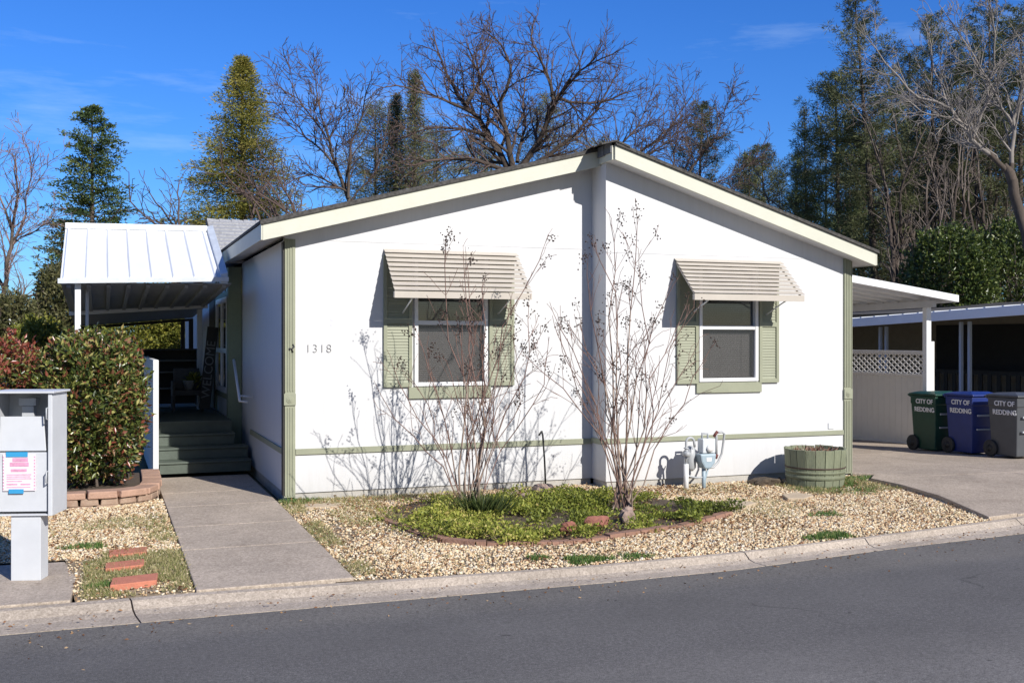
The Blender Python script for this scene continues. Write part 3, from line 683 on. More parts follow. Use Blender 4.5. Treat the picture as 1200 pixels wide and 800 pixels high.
def shutter(x0, x1, z0, z1, y):
    g = MB(); f = .04; g.box(x0,x0+f,y-.035,y-.002,z0,z1); g.box(x1-f,x1,y-.035,y-.002,z0,z1)
    zm = (z0+z1)/2
    for a, b in ((z0,z0+.05),(zm-.03,zm+.03),(z1-.05,z1)): g.box(x0+f,x1-f,y-.035,y-.002,a,b)
    g.box(x0+f,x1-f,y-.012,y-.002,z0+.05,z1-.05)
    for a, b in ((z0+.05,zm-.03),(zm+.03,z1-.05)):
        n = int((b-a)/.034)
        for i in range(n):
            z = a+(b-a)*i/n; h = (b-a)/n
            g.add([(x0+f,y-.022,z),(x1-f,y-.022,z),(x1-f,y-.012,z+h),(x0+f,y-.012,z+h),(x0+f,y-.012,z),(x1-f,y-.012,z)], [(0,1,2,3),(0,4,5,1)])
    return g.build('shutter', M['sage'], H)
for a in ((1.13,1.47,1.25,2.78,0),(2.43,2.75,1.25,2.78,0),(4.77,5.075,1.25,2.74,YR),(5.975,6.27,1.25,2.74,YR)): shutter(*a)
g = MB(); g.box(1.43,2.45,-.03,0,1.11,1.245); g.build('window_sill', M['sage'], H, .004)
g = MB(); g.box(5.05,6.01,YR-.03,YR,1.13,1.26); g.build('window_sill', M['sage'], H, .004)
# awnings: open louvres on rafters, with a front lip and two arms
def awning(x0, x1, y, zt, zl, dep):
    n = 9
    g = MB(); g.box(x0,x1,y-dep,y-dep+.008,zl,zl+.075); g.box(x0,x1,y-dep+.008,y-dep+.03,zl,zl+.004); g.box(x0,x0+.006,y-dep+.008,y-dep+.05,zl+.004,zl+.07); g.box(x1-.006,x1,y-dep+.008,y-dep+.05,zl+.004,zl+.07)
    root = g.build('awning', M['awn'], H, .001)
    for k in range(3):
        xx = x0+.02+(x1-x0-.06)*k/2
        g = MB(); g.hexa([(xx,y-dep+.01,zl+.03),(xx+.02,y-dep+.01,zl+.03),(xx+.02,y-.0,zt-.06),(xx,y-.0,zt-.06),(xx,y-dep+.01,zl+.05),(xx+.02,y-dep+.01,zl+.05),(xx+.02,y-.0,zt-.04),(xx,y-.0,zt-.04)])
        g.build('rafter', M['awn'], root)
    g = MB(); zs = zt; ze = zl+.075; pz_ = (zs-ze)/n; py_ = (dep-.01)/n
    for i in range(n):
        ya = y-.002-py_*i; za = zs-pz_*i; dy, dz = py_*1.36, pz_*.76
        g.add([(x0,ya,za),(x1,ya,za),(x1,ya-dy,za-dz),(x0,ya-dy,za-dz),(x0,ya+.004,za-.003),(x1,ya+.004,za-.003),(x1,ya-dy+.004,za-dz-.003),(x0,ya-dy+.004,za-dz-.003)],
              [(0,3,2,1),(4,5,6,7),(0,1,5,4),(3,7,6,2),(0,4,7,3),(1,2,6,5)])
    g.build('louvres', M['awn'], root)
    for xx in (x0+.22,x1-.25):
        g = MB(); g.tube([(xx,y-dep+.03,zl+.01),(xx+.0,y-.03,zl-.16)], .009, 6); g.build('arm', M['metalw'], root)
    return root
awning(1.135,2.79,0,2.855,2.27,.50); awning(4.74,6.32,YR,2.815,2.28,.50)
# house numerals and fine marks
for i, ch in enumerate('1318'):
    text_mesh('numeral', ch, .135, M['numeral'], H, (.225+.079*i, -.006, 1.655), (1,0,0), (0,0,1), .004, -.0035)
for x, z, r in ((.20,2.2,.006),(.20,2.17,.006),(.53,2.22,.008),(.53,2.19,.012),(.53,2.03,.022),(.53,1.97,.02),(.53,1.91,.014)):
    g = MB(); k = 8; g.add([(x+r*math.cos(6.283*j/k), -.0025, z+r*math.sin(6.283*j/k)) for j in range(k)], [tuple(range(k))]); g.build('scuff_mark', M['mark'], H)
g = MB(); g.tube([(.05,-.03,1.70),(.05,-.04,1.70)], .012, 8); g.tube([(.085,-.028,1.66),(.07,-.04,1.70),(.10,-.04,1.72),(.085,-.028,1.75)], .008, 6); g.build('wall_hook', M['darkmetal'], H)
g = MB(); g.box(7.06,7.15,YR-.012,YR,.62,.70); g.build('outlet_cover', mat('pale outlet', (.68,.69,.70), .5), H, .003)
# left side: jog trim, tall porch window, door, gable battens
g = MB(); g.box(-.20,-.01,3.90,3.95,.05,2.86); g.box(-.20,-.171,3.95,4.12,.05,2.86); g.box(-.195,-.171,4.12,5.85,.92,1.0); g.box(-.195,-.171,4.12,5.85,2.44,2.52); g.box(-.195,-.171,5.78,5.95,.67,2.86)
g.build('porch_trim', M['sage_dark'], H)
w = MB(); X0, X1 = -.20, -.171; 
for a, b in ((4.16,4.24),(4.93,5.01),(5.68,5.76)): w.box(X0,X1,a,b,1.02,2.42)
for a, b in ((1.0,1.08),(1.60,1.67),(2.36,2.44)): w.box(X0+.002,X1,4.16,5.76,a,b)
pw = w.build('window', M['trimwhite'], H); g = MB(); g.box(-.180,-.172,4.2,5.72,1.05,2.4); g.build('pane', M['darkglass'], pw)
d = MB(); d.box(-.19,-.171,6.1,7.0,.67,2.62); dd = d.build('door', M['darkwood'], H); g = MB(); g.tube([(-.20,6.2,1.62),(-.24,6.2,1.62)], .03, 10); g.build('door_handle', M['darkmetal'], dd)
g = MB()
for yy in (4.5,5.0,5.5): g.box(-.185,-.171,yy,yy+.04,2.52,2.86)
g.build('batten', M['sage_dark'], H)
# cross gable over the entry: front slope in light shingles
g = MB(); x0, x1 = -.36, 2.3; za, zb_, ya, yb = 2.93, 3.70, 3.84, 5.5; n = 12
for i in range(n):
    t0, t1 = i/n, (i+1)/n; yy0, yy1 = ya+(yb-ya)*t0, ya+(yb-ya)*t1; z0, z1 = za+(zb_-za)*t0, za+(zb_-za)*t1
    g.hexa([(x0,yy0,z0-.02),(x1,yy0,z0-.02),(x1,yy1,z1-.02),(x0,yy1,z1-.02),(x0,yy0,z0+.026),(x1,yy0,z0+.026),(x1,yy1,z1+.002),(x0,yy1,z1+.002)])
g.add([(x0,yb,zb_),(x1,yb,zb_),(x1,7.6,2.93),(x0,7.6,2.93)], [(0,1,2,3)])
cr = g.build('roof', M['shinglelight'], H)
g = MB(); x = x0
while x < x1: g.add([(x,yb-.1,zb_-.03),(x+.2,yb-.1,zb_-.04),(x+.2,yb,zb_+.02),(x,yb,zb_+.035),(x+.2,yb+.1,zb_-.04),(x,yb+.1,zb_-.03)], [(0,1,2,3),(3,2,4,5)]); x += .19
g.build('ridge_cap', M['shinglelight'], cr)
g = MB(); g.add([(x0+.01,ya,za-.02),(x0+.01,yb,zb_-.02),(x0+.01,7.6,2.91)], [(0,1,2)]); g.hexa([(x0-.02,ya-.01,za-.05),(x0,ya-.01,za-.05),(x0,yb,zb_-.05),(x0-.02,yb,zb_-.05),(x0-.02,ya-.01,za+.02),(x0,ya-.01,za+.02),(x0,yb,zb_+.02),(x0-.02,yb,zb_+.02)]); g.build('gable_end', M['darkwood'], cr)

# ------------------------------------------------------------------ porch: cover, deck, furniture
pc = thing('patio_cover', 'white ribbed metal patio cover over the porch steps', 'patio cover', (-1.4,3,0))
PX0, PX1 = -2.40, -.47; ya, za, yb, zb_ = 2.28, 2.55, 4.3, 3.40
g = MB(); npan = 7; wv = (PX1-.10-PX0)/npan
def sl(t): return (ya+(yb-ya)*t, za+(zb_-za)*t)
g.add([(PX0,ya,za),(PX1,ya,za+.06),(PX1,yb,zb_+.03),(PX0,yb,zb_),(PX0,ya,za-.02),(PX1,ya,za+.04),(PX1,yb,zb_+.01),(PX0,yb,zb_-.02)], [(0,1,2,3),(7,6,5,4),(0,4,5,1),(1,5,6,2),(3,2,6,7),(0,3,7,4)])
for i in range(npan+1):
    x = PX0+.02+wv*i; dz = .06*(x-PX0)/(PX1-PX0)
    g.hexa([(x,ya,za+dz),(x+.05,ya,za+dz),(x+.05,yb-.1,zb_+dz*.5-.042),(x,yb-.1,zb_+dz*.5-.042),(x+.016,ya,za+dz+.024),(x+.034,ya,za+dz+.024),(x+.034,yb-.1,zb_+dz*.5-.018),(x+.016,yb-.1,zb_+dz*.5-.018)])
g.build('roof_panel', M['metalw'], pc)
g = MB(); g.hexa([(PX0-.03,ya-.03,za-.055),(PX1+.1,ya-.03,za+.01),(PX1+.1,ya,za+.01),(PX0-.03,ya,za-.055),(PX0-.03,ya-.03,za+.01),(PX1+.1,ya-.03,za+.07),(PX1+.1,ya,za+.07),(PX0-.03,ya,za+.01)]); g.build('gutter', mat('pale blue white gutter', (.62,.66,.70), .4), pc, .004)
g = MB(); g.hexa([(PX0,yb-.1,zb_-.03),(PX1,yb-.1,zb_),(PX1,yb,zb_),(PX0,yb,zb_-.03),(PX0,yb-.1,zb_+.05),(PX1,yb-.1,zb_+.08),(PX1,yb,zb_+.08),(PX0,yb,zb_+.05)]); g.build('ridge_cap', M['metalw'], pc, .003)
g = MB(); g.hexa([(PX1,ya,za-.02),(PX1+.09,ya,za-.02),(PX1+.09,yb,zb_-.02),(PX1,yb,zb_-.02),(PX1,ya,za+.10),(PX1+.09,ya,za+.13),(PX1+.09,yb,zb_+.10),(PX1,yb,zb_+.08)]); g.build('side_flashing', mat('bluish flashing', (.55,.6,.66), .4), pc, .003)
# flat ribbed ceiling sheet behind the slope
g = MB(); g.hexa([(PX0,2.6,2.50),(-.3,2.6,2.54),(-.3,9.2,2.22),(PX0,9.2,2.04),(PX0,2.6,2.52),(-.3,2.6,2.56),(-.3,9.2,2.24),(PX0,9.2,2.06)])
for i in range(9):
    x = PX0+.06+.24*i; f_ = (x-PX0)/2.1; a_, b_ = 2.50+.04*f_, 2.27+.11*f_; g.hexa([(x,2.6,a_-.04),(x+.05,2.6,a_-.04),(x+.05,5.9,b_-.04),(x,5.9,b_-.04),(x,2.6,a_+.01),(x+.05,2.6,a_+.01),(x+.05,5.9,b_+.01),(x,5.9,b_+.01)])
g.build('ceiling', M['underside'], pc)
g = MB(); g.hexa([(PX0,6.0,2.18),(-.3,6.0,2.32),(-.3,6.08,2.32),(PX0,6.08,2.18),(PX0,6.0,2.245),(-.3,6.0,2.365),(-.3,6.08,2.365),(PX0,6.08,2.245)]); g.build('beam', M['metalw'], pc)
g = MB(); g.hexa([(PX0,9.1,1.98),(-.3,9.1,2.16),(-.3,9.2,2.16),(PX0,9.2,1.98),(PX0,9.1,2.035),(-.3,9.1,2.21),(-.3,9.2,2.21),(PX0,9.2,2.035)]); g.build('beam', M['darkwood'], pc)
for x, y, w, zz, m in ((-2.20,2.40,.07,2.52,'metalw'),(-2.10,3.1,.04,2.5,'metalgrey'),(-.43,6.0,.08,2.3,'metalgrey'),(-.50,8.9,.07,2.18,'darkwood'),(-.35,8.9,.08,2.2,'darkwood')):  # right porch post is white, greyed in colour for porch shade
    g = MB(); g.box(x-w/2,x+w/2,y-w/2,y+w/2,-.02,zz); g.build('post', M[m], pc, .004)
# deck and steps
dk = thing('porch_deck', 'sage porch deck, darkened in colour for shade, with wooden steps', 'deck', (-.8,4,0))
for i, (y0, z) in enumerate(((2.48,.205),(2.78,.36),(3.08,.515))):
    g = MB(); g.box(-1.22,-.20 if i>1 else -.06,y0,3.38,max(0,z-.155),z-.03); g.box(-1.235,-.19 if i>1 else -.05,y0-.02,y0+.31,z-.028,z); g.build('step', M['deckpaint'], dk, .006)
g = MB(); g.box(-1.22,-.21,3.38,9.3,.0,.64)
for i in range(40): g.box(-1.235,-.21,3.36+.145*i,3.36+.145*i+.138,.641,.67)
g.build('deck_floor', M['deckpaint'], dk)
pn = MB(); pn.box(-1.305,-1.235,2.36,5.6,-.02,1.54); pnl = pn.build('porch_screen', M['metalw'], None, .008); tag(pnl, 'white screen panel along the left side of the porch steps', 'screen')
cb = thing('shelf_cabinet', 'dark cabinet with open shelves at the back of the porch', 'cabinet', (-.85,6.6,.67))
g = MB(); g.box(-1.30,-1.26,6.45,6.85,.70,1.62); g.box(-.44,-.40,6.45,6.85,.70,1.62); g.box(-1.32,-.38,6.43,6.87,1.62,1.65); g.box(-1.26,-.44,6.83,6.85,.72,1.62); g.build('cabinet_body', M['darkwood'], cb)
for z in (.98,1.25,1.44):
    g = MB(); g.box(-1.26,-.44,6.46,6.83,z,z+.025); g.build('shelf', mat('grey shelf board', (.13,.13,.12), .7), cb)
ch = thing('porch_chair', 'low grey wicker chair on the porch beside the cabinet', 'chair', (-.62,5.7,.67))
def cp(nm, *b): g = MB(); g.box(*b); return g.build(nm, M['cushion'], ch, .01)
cp('seat', -.84,-.44,5.5,5.95,.92,1.0); cp('backrest', -.84,-.44,5.93,5.99,.96,1.34); cp('armrest', -.88,-.84,5.5,5.97,.90,1.14); cp('armrest', -.44,-.40,5.5,5.97,.90,1.14)
for x in (-.86,-.42):
    for y in (5.53,5.92): cp('leg', x-.02,x+.02,y-.02,y+.02,.67,.90)
fp = thing('potted_plant', 'small potted plant on the porch chair', 'plant', (-.60,5.65,1.0))
g = MB(); g.lathe((-.62,5.68,1.0), [(.06,0),(.09,.13),(.095,.15)], 14); g.build('pot', mat('grey pot', (.35,.34,.33), .7), fp)
n = 120; pr = np.random.default_rng(9); D = pr.normal(size=(n,3)); D[:,2] = np.abs(D[:,2])+.4; V, F = leaves(np.tile([[-.55,5.68,1.13]],(n,1))+pr.normal(0,.04,(n,3)), D, .14, .03, pr); array_mesh('foliage', V, F, leafmat('pot plant leaf', [(0,(.1,.14,.03)),(.8,(.3,.3,.05)),(1,(.6,.5,.1))]), fp, np.repeat(pr.random(n),4))
sg = thing('welcome_sign', 'tall dark wooden board with painted lettering leaning by the porch door', 'sign', (-.35,5.35,.67))
b0 = Vector((-.42,5.25,.72)); b1 = Vector((-.27,5.45,2.0)); ax = (b1-b0).normalized(); sd = Vector((1,.05,0)); sd = (sd-ax*sd.dot(ax)).normalized(); nn = sd.cross(ax)
g = MB(); w2 = sd*.085; tt = nn*.0125
g.hexa([b0-w2+tt,b0+w2+tt,b0+w2-tt,b0-w2-tt,b1-w2+tt,b1+w2+tt,b1+w2-tt,b1-w2-tt]); g.build('board', M['darkwood'], sg)
text_mesh('lettering', 'WELCOME', .19, mat('faded white paint', (.24,.24,.23), .7), sg, b0+ax*.16+sd*.06+nn*.016, ax, -sd, .002)
hr = thing('handrail', 'white metal handrail fixed to the side wall at the porch steps', 'handrail', (-.2,2.9,.67))
g = MB(); g.tube([(-.2,3.2,1.52),(-.2,2.5,.98),(-.10,2.48,.97)], .018, 8); g.build('rail', M['metalw'], hr)
g = MB(); g.tube([(-.02,2.6,1.03),(-.2,2.6,1.05)], .012, 6); g.build('bracket', M['metalw'], hr)

# ------------------------------------------------------------------ retaining wall and hedge
rw = thing('retaining_wall', 'low tan and red block retaining wall around the hedge', 'retaining wall', (-2.2,.4,0))
line = resample([(-4.6,.35),(-3.4,.28),(-2.3,.22),(-1.75,.24),(-1.42,.42),(-1.30,.8),(-1.28,1.5),(-1.27,2.25)], 400)
dl = np.r_[0, np.cumsum(np.linalg.norm(np.diff(line, axis=0), axis=1))]
random.seed(12)
def course(z0, z1, L, off, out, cap):
    g = MB(); s = off
    while s < dl[-1]-.05:
        e = min(s+L*random.uniform(.9,1.1), dl[-1]); gp = .006
        P = [np.array([np.interp(t, dl, line[:,0]), np.interp(t, dl, line[:,1])]) for t in (s+gp, e-gp)]
        a, b = P; 
        if np.linalg.norm(b-a) < .05: break
        d = (b-a)/np.linalg.norm(b-a); nrm = np.array([-d[1], d[0]]); o = out + random.uniform(-.008,.008); w = .19; zj = random.uniform(-.004,.006)
        q = [a-nrm*o+d*.012, b-nrm*o-d*.012, b+nrm*w, a+nrm*w]; q2 = [a-nrm*(o-(.0 if cap else .004))+d*.004, b-nrm*(o-.004)-d*.004, b+nrm*w, a+nrm*w]
        g.hexa([(p[0],p[1],z0) for p in q2]+[(p[0],p[1],z1+zj) for p in q]); s = e
    return g
course(-.06,.012,.30,0,.0,False).build('block_course', M['blockwall'], rw, .009)
course(.016,.086,.22,.1,.01,False).build('block_course', M['blockwall'], rw, .009)
course(.09,.165,.31,.05,.03,True).build('cap_course', mat('tan red wall cap', (.46,.29,.21), .9, .15, 8, .7, 40, dirt=.15), rw, .012)
g = MB(); g.prism_z([(-4.6,.45),(-1.75,.40),(-1.48,.6),(-1.42,2.2),(-4.6,2.3)], -.05, .12); tag(g.build('planter_soil', M['soil']), 'dark soil behind the block wall', None, None, 'structure')

def shrub(name, label, cat, c, ax, n, lw, m, seed, group=None, stems=True, box=2.0, red=None, shell=.55, lump=.12, stemr=.02, base=None, twigm=None, shoots=0):
    rg = np.random.default_rng(seed); o = thing(name, label, cat, (c[0], c[1], base if base is not None else max(0, c[2]-ax[2])), group)
    D = unit(rg.normal(size=(n,3))); 
    q = (np.abs(D)**box).sum(1)**(-1/box); rr = rg.uniform(shell, 1, n)**.5
    ph = rg.uniform(0,6.28,12); k = rg.uniform(2,6,(12,3))
    lum = sum(np.sin(D@k[i]*1.6+ph[i]) for i in range(12))/6
    fine = sum(np.sin(D@k[i]*5+ph[i]) for i in range(12))/6
    q *= 1 + lump*lum + lump*.5*fine
    C = D*q[:,None]*rr[:,None]*np.array(ax) + np.array(c)
    zb = base if base is not None else .0
    keep = C[:,2] > zb+.02; C = C[keep]; D = D[keep]; rr = rr[keep]; lum = lum[keep]; n = len(C)
    dirn = D*.8 + rg.normal(0,.8,(n,3)) + np.array([0,0,.25])
    V, F = leaves(C, dirn, lw[0]*rg.uniform(.6,1.25,n), lw[1]*rg.uniform(.7,1.2,n), rg)
    r = np.clip(rg.random(n)*.8 + .1 + lum*.12 + (0 if red is None else red*np.clip((C[:,2]-c[2])/ax[2],0,1)*rg.random(n)), 0, 1)
    array_mesh('foliage', V, F, m, o, np.repeat(r,4))
    if shoots:
        SC = []; SD = []; ns_ = shoots
        for i in range(ns_):
            dd = rg.normal(size=3); dd[2] = abs(dd[2])*1.3; dd /= np.linalg.norm(dd); qq = (np.abs(dd)**box).sum()**(-1/box)
            p = dd*qq*.93*np.array(ax)+np.array(c); up_ = dd*.5+np.array([0,0,.9])+rg.normal(0,.25,3); up_ /= np.linalg.norm(up_); Ls = rg.uniform(.08,.30)*lw[0]/.09; m_ = int(6+Ls*40)
            for j in range(m_): SC.append(p+up_*Ls*j/m_+rg.normal(0,.008,3)); SD.append(up_*.5+rg.normal(0,.6,3))
        V, F = leaves(np.array(SC), np.array(SD), lw[0]*rg.uniform(.6,1.1,len(SC)), lw[1]*rg.uniform(.7,1.1,len(SC)), rg)
        array_mesh('shoots', V, F, m, o, np.repeat(np.clip(rg.random(len(SC))*.55+(.5 if red is not None else .3),0,1),4))
    if stems:
        segs = []; z0 = zb
        for i in range(14):
            p = np.array([c[0]+rg.uniform(-.35,.35)*ax[0], c[1]+rg.uniform(-.3,.3)*ax[1], z0]); e = np.array([c[0]+rg.uniform(-.9,.9)*ax[0], c[1]+rg.uniform(-.8,.8)*ax[1], c[2]+ax[2]*rg.uniform(.2,.8)])
            for j in range(5):
                t0, t1 = j/5, (j+1)/5; a = p+(e-p)*t0; b = p+(e-p)*t1+rg.normal(0,.02,3); segs.append((a,b,stemr*(1-t0*.7),stemr*(1-t1*.7)))
        V, F = cones(segs, 5); array_mesh('stems', V, F, twigm or M['bark'], o)
    return o
M['photinia'] = leafmat('glossy green and red photinia leaves', [(0,(.02,.035,.012)),(.3,(.045,.07,.02)),(.52,(.10,.13,.03)),(.66,(.23,.25,.06)),(.74,(.42,.38,.13)),(.79,(.20,.09,.05)),(1,(.28,.06,.04))], .28, .18, .5)
M['photinia_red'] = leafmat('photinia with many red leaves', [(0,(.025,.04,.012)),(.3,(.06,.08,.02)),(.45,(.17,.18,.045)),(.56,(.32,.27,.09)),(.64,(.20,.055,.035)),(.85,(.28,.06,.04)),(1,(.40,.15,.11))], .3, .18, .5)
shrub('photinia_hedge', 'clipped glossy green hedge with reddish leaves behind the block wall', 'hedge', (-2.05,1.12,.97), (.60,.60,.80), 13500, (.082,.034), M['photinia'], 21, box=2.8, base=.12, shell=.22, lump=.17, shoots=240, group='photinia shrubs')
shrub('photinia_hedge', 'looser hedge bush with many red young leaves behind the utility pedestal', 'hedge', (-3.3,1.5,.98), (.85,.65,.82), 14000, (.078,.032), M['photinia_red'], 22, box=2.8, base=.16, shell=.3, lump=.14, shoots=220, red=.25, group='photinia shrubs')

# ------------------------------------------------------------------ utility pedestal
up = thing('utility_pedestal', 'grey steel utility pedestal on a post with an open hood by the kerb', 'utility pedestal', (-2.4,-3.1,-.03))
PV = (-2.42,-3.08); PA = R(-17)
def ped(nm, m, fn, parent=up, bevel=.004):
    g = MB(); fn(g); g.rot(PV, PA); return g.build(nm, m, parent, bevel)
x0, x1, yf, yb2, z0, z1 = -2.665,-2.215,-3.22,-2.90,.465,1.405
ped('post', M['metalgrey'], lambda g: g.box(-2.53,-2.31,-3.20,-3.04,-.03,.463))
def case(g):
    g.box(x0,x0+.012,yf,yb2,z0,z1-.012); g.box(x1-.012,x1,yf+.0,yb2,z0+.0,z1-.012); g.box(x0,x1,yb2-.012,yb2-.0,z0,z1-.012); g.box(x0-.02,x1+.02,yf-.03,yb2+.02,z1-.011,z1+.006); g.box(x0+.012,x1-.012,yf,yb2-.012,z0,z0+.012)
    g.box(x0,x0+.03,yf-.012,yf,z0,z1-.012); g.box(x1-.03,x1,yf-.012,yf,z0,z1-.012)
cs = ped('cabinet', M['metalgrey'], case)
ped('door', M['metalgrey'], lambda g: g.box(x0+.04,x1-.045,yf+.02,yf+.035,z0+.03,.945), up)
def slope(g): g.hexa([(x0+.045,yf+.02,.955),(x1-.055,yf+.02,.955),(x1-.055,yf+.035,.955),(x0+.045,yf+.035,.955),(x0+.045,yf+.05,1.215),(x1-.085,yf+.05,1.215),(x1-.085,yf+.065,1.215),(x0+.045,yf+.065,1.215)])
ped('hood_panel', M['metalgrey'], slope)
ped('meter_box', mat('pale steel', (.5,.52,.55), .5), lambda g: (g.box(-2.53,-2.40,yf+.17,yf+.25,1.29,1.35), g.box(-2.51,-2.42,yf+.18,yf+.25,1.20,1.288)))
def handle(zc): return lambda g: g.tube([(x1-.035,yf-.0,zc-.045),(x1-.035,yf-.03,zc-.04),(x1-.035,yf-.03,zc+.04),(x1-.035,yf-.0,zc+.045)], .006, 6)
ped('latch', M['pipegrey'], handle(1.24), up, 0); ped('latch', M['pipegrey'], handle(.76), up, 0)
nt_ = MB(); nt_.box(-2.585,-2.345,yf+.008,yf+.0105,.655,.935); nt_.rot(PV, PA); notice = tag(nt_.build('notice', M['paper']), 'pink and white paper notice taped to the utility pedestal', 'notice')
ORG['notice'] = Vector((0,0,0))
g = MB(); rr_ = random.Random(3)
for i, (z, h, a, b) in enumerate(((.875,.03,.30,.78),(.84,.03,.22,.80),(.80,.02,.25,.74),(.775,.006,.12,.88),(.76,.006,.12,.85),(.745,.006,.12,.88),(.725,.006,.12,.6),(.70,.01,.12,.45),(.70,.01,.55,.85),(.68,.005,.12,.85))):
    X0, X1 = -2.585+.24*a, -2.585+.24*b; g.box(X0, X1, yf+.006, yf+.0078, z, z+h)
for i in range(11): g.box(-2.583,-2.575,yf+.006,yf+.0078,.665+.024*i,.677+.024*i); g.box(-2.355,-2.347,yf+.006,yf+.0078,.665+.024*i,.677+.024*i)
g.rot(PV, PA); g.build('print', M['ink'], notice)
g = MB(); g.box(-2.56,-2.40,yf+.003,yf+.006,.912,.95); g.rot(PV, PA); g.build('tape', M['tape'], notice)
g = MB(); g.box(-2.54,-2.43,yf+.003,yf+.006,.635,.668); g.rot(PV, PA); g.build('tape', M['tape'], notice)

# ------------------------------------------------------------------ gas meter, pipe, vent, barrel, lid
gm = thing('gas_meter', 'blue grey gas meter on pipes against the white wall', 'gas meter', (4.9,-.8,0))
yq = -.80
def tb(nm, pts, r, m='pipegrey', k=10): g = MB(); g.tube(pts, r, k); return g.build(nm, M[m], gm)
def arc(c, r, a0, a1, y, n=8): return [(c[0]+r*math.cos(R(a0+(a1-a0)*i/n)), y, c[1]+r*math.sin(R(a0+(a1-a0)*i/n))) for i in range(n+1)]
tb('riser_pipe', [(4.68,yq,-.06),(4.68,yq,.30)], .03, 'pipewhite'); tb('riser_pipe', [(4.68,yq,.28),(4.68,yq,.52)]+arc((4.735,.56),.055,180,0,yq)+[(4.80,yq,.50)], .015, 'pipegrey')
for z, r, h in ((.40,.032,.03),(.45,.026,.02),(.36,.024,.02),(.48,.03,.02)):
    g = MB(); g.lathe((4.68,yq,z), [(r*.7,0),(r,h*.2),(r,h*.8),(r*.7,h)], 12); g.build('fitting', M['pipegrey'], gm)
g = MB(); g.tube([(4.68,yq-.05,.42),(4.68,yq+.05,.42)], .035, 14); g.tube([(4.72,yq-.01,.42),(4.76,yq-.01,.50)], .008, 6); g.build('valve', M['pipegrey'], gm)
g = MB(); g.prism_y([(4.83,.42),(4.85,.32),(4.90,.235),(4.98,.235),(5.04,.30),(5.06,.42)], yq-.08, yq+.08); g.build('meter_body', M['meterblue'], gm, .02)
g = MB(); g.prism_y([(4.87,.425),(5.05,.425),(5.05,.60),(4.87,.60)], yq-.07, yq+.06); g.build('meter_head', mat('pale meter enamel', (.6,.64,.67), .4, .05), gm, .012)
g = MB(); g.tube([(4.965,yq-.071,.485),(4.965,yq-.095,.485)], .045, 20); g.build('dial', M['trimwhite'], gm)
g = MB(); g.box(4.915,4.985,yq-.084,yq-.081,.33,.375); g.build('plate', M['trimwhite'], gm)
tb('support_post', [(4.925,yq,-.05),(4.925,yq,.25)], .026, 'meterblue'); tb('support_post', [(4.93,yq,.06),(4.99,yq,.24)], .012, 'meterblue')
tb('outlet_pipe', [(4.90,yq,.60),(4.90,yq,.66),(4.98,yq,.66),(4.98,yq,.60)], .014, 'pipegrey')
tb('outlet_pipe', [(5.085,yq,.66),(5.10,yq,.62),(5.10,yq,.40)], .018, 'pipegrey'); tb('fitting', [(5.06,yq-.01,.62),(5.11,yq-.01,.68)], .018, 'redcap'); tb('fitting', [(5.085,yq-.01,.35),(5.105,yq-.01,.40)], .02, 'redcap')
tb('hose', [(5.10,yq,.665),(5.18,yq,.67),(5.215,yq,.65),(5.215,yq+.02,.54),(5.21,yq+.05,.40),(5.16,yq+.05,.30),(5.08,yq+.03,.24),(4.98,yq+.02,.235)], .014, 'pipegrey')
tb('hose', [(4.70,yq+.06,.42),(4.71,yq+.08,.22),(4.76,yq+.08,.14),(4.84,yq+.04,.12),(4.91,yq,.13)], .013, 'pipegrey')
g = MB(); g.lathe((4.80,yq+.10,.20), [(.03,0),(.065,.04),(.07,.18),(.055,.28),(.02,.31)], 20); g.build('regulator', M['pipegrey'], gm)
ps = tag(MB().tube([(3.05,-.30,-.02),(3.03,-.31,.35),(3.01,-.30,.66),(3.0,-.29,.71)], .011, 7).tube([(2.96,-.30,.66),(3.0,-.29,.705)], .012, 7).build('hose_bib', M['rubber']), 'thin black standpipe in front of the left wall half', 'standpipe')
bb = thing('barrel_planter', 'half barrel planter with faded green staves beside the right corner post', 'planter', (6.42,-.98,0))
BC = (6.42,-.98,-.02); ns = 20; g = MB()
def br(z): return .345 + .035*(z/.45)
for j in range(ns):
    a0, a1 = 2*math.pi*(j+.03)/ns, 2*math.pi*(j+.97)/ns; vs = []
    dr = random.uniform(-.003,.003); dz = random.uniform(-.008,.004)
    for z in (0,.23,.47+dz):
        for a in (a0, a1):
            for r in (br(z)+dr, br(z)-.028): vs.append((BC[0]+r*math.cos(a), BC[1]+r*math.sin(a), BC[2]+z))
    fs = []
    for k in (0,1):
        o = k*4; fs += [(o+0,o+2,o+6,o+4),(o+1,o+5,o+7,o+3),(o+0,o+4,o+5,o+1),(o+2,o+3,o+7,o+6)]
    fs += [(8,10,11,9),(0,1,3,2)]; g.add(vs, fs)
g.build('staves', M['barrel'], bb, .003)
def hoop(z, h, m): g = MB(); g.lathe(BC, [(br(z)+.001,z),(br(z)+.006,z+.002),(br(z+h)+.006,z+h-.002),(br(z+h)+.001,z+h)], 48, True); g.f = g.f[:-2]; g.sm = g.sm[:-2]; return g.build('hoop', m, bb)
hoop(.232,.018,M['rust']); hoop(.10,.05,M['barrel']); hoop(.17,.035,M['barrel'])
g = MB(); g.lathe(BC, [(.33,.38),(.33,.40),(.2,.415),(.01,.425)], 24); g.build('soil', M['soil'], bb)
n = 160; pr = np.random.default_rng(19); a = pr.uniform(0,6.28,n); q = .28*np.sqrt(pr.random(n)); V, F = leaves(np.stack([BC[0]+q*np.cos(a),BC[1]+q*np.sin(a),np.full(n,.40)],1), pr.normal(size=(n,3))+[0,0,.3], .09, .02, pr)
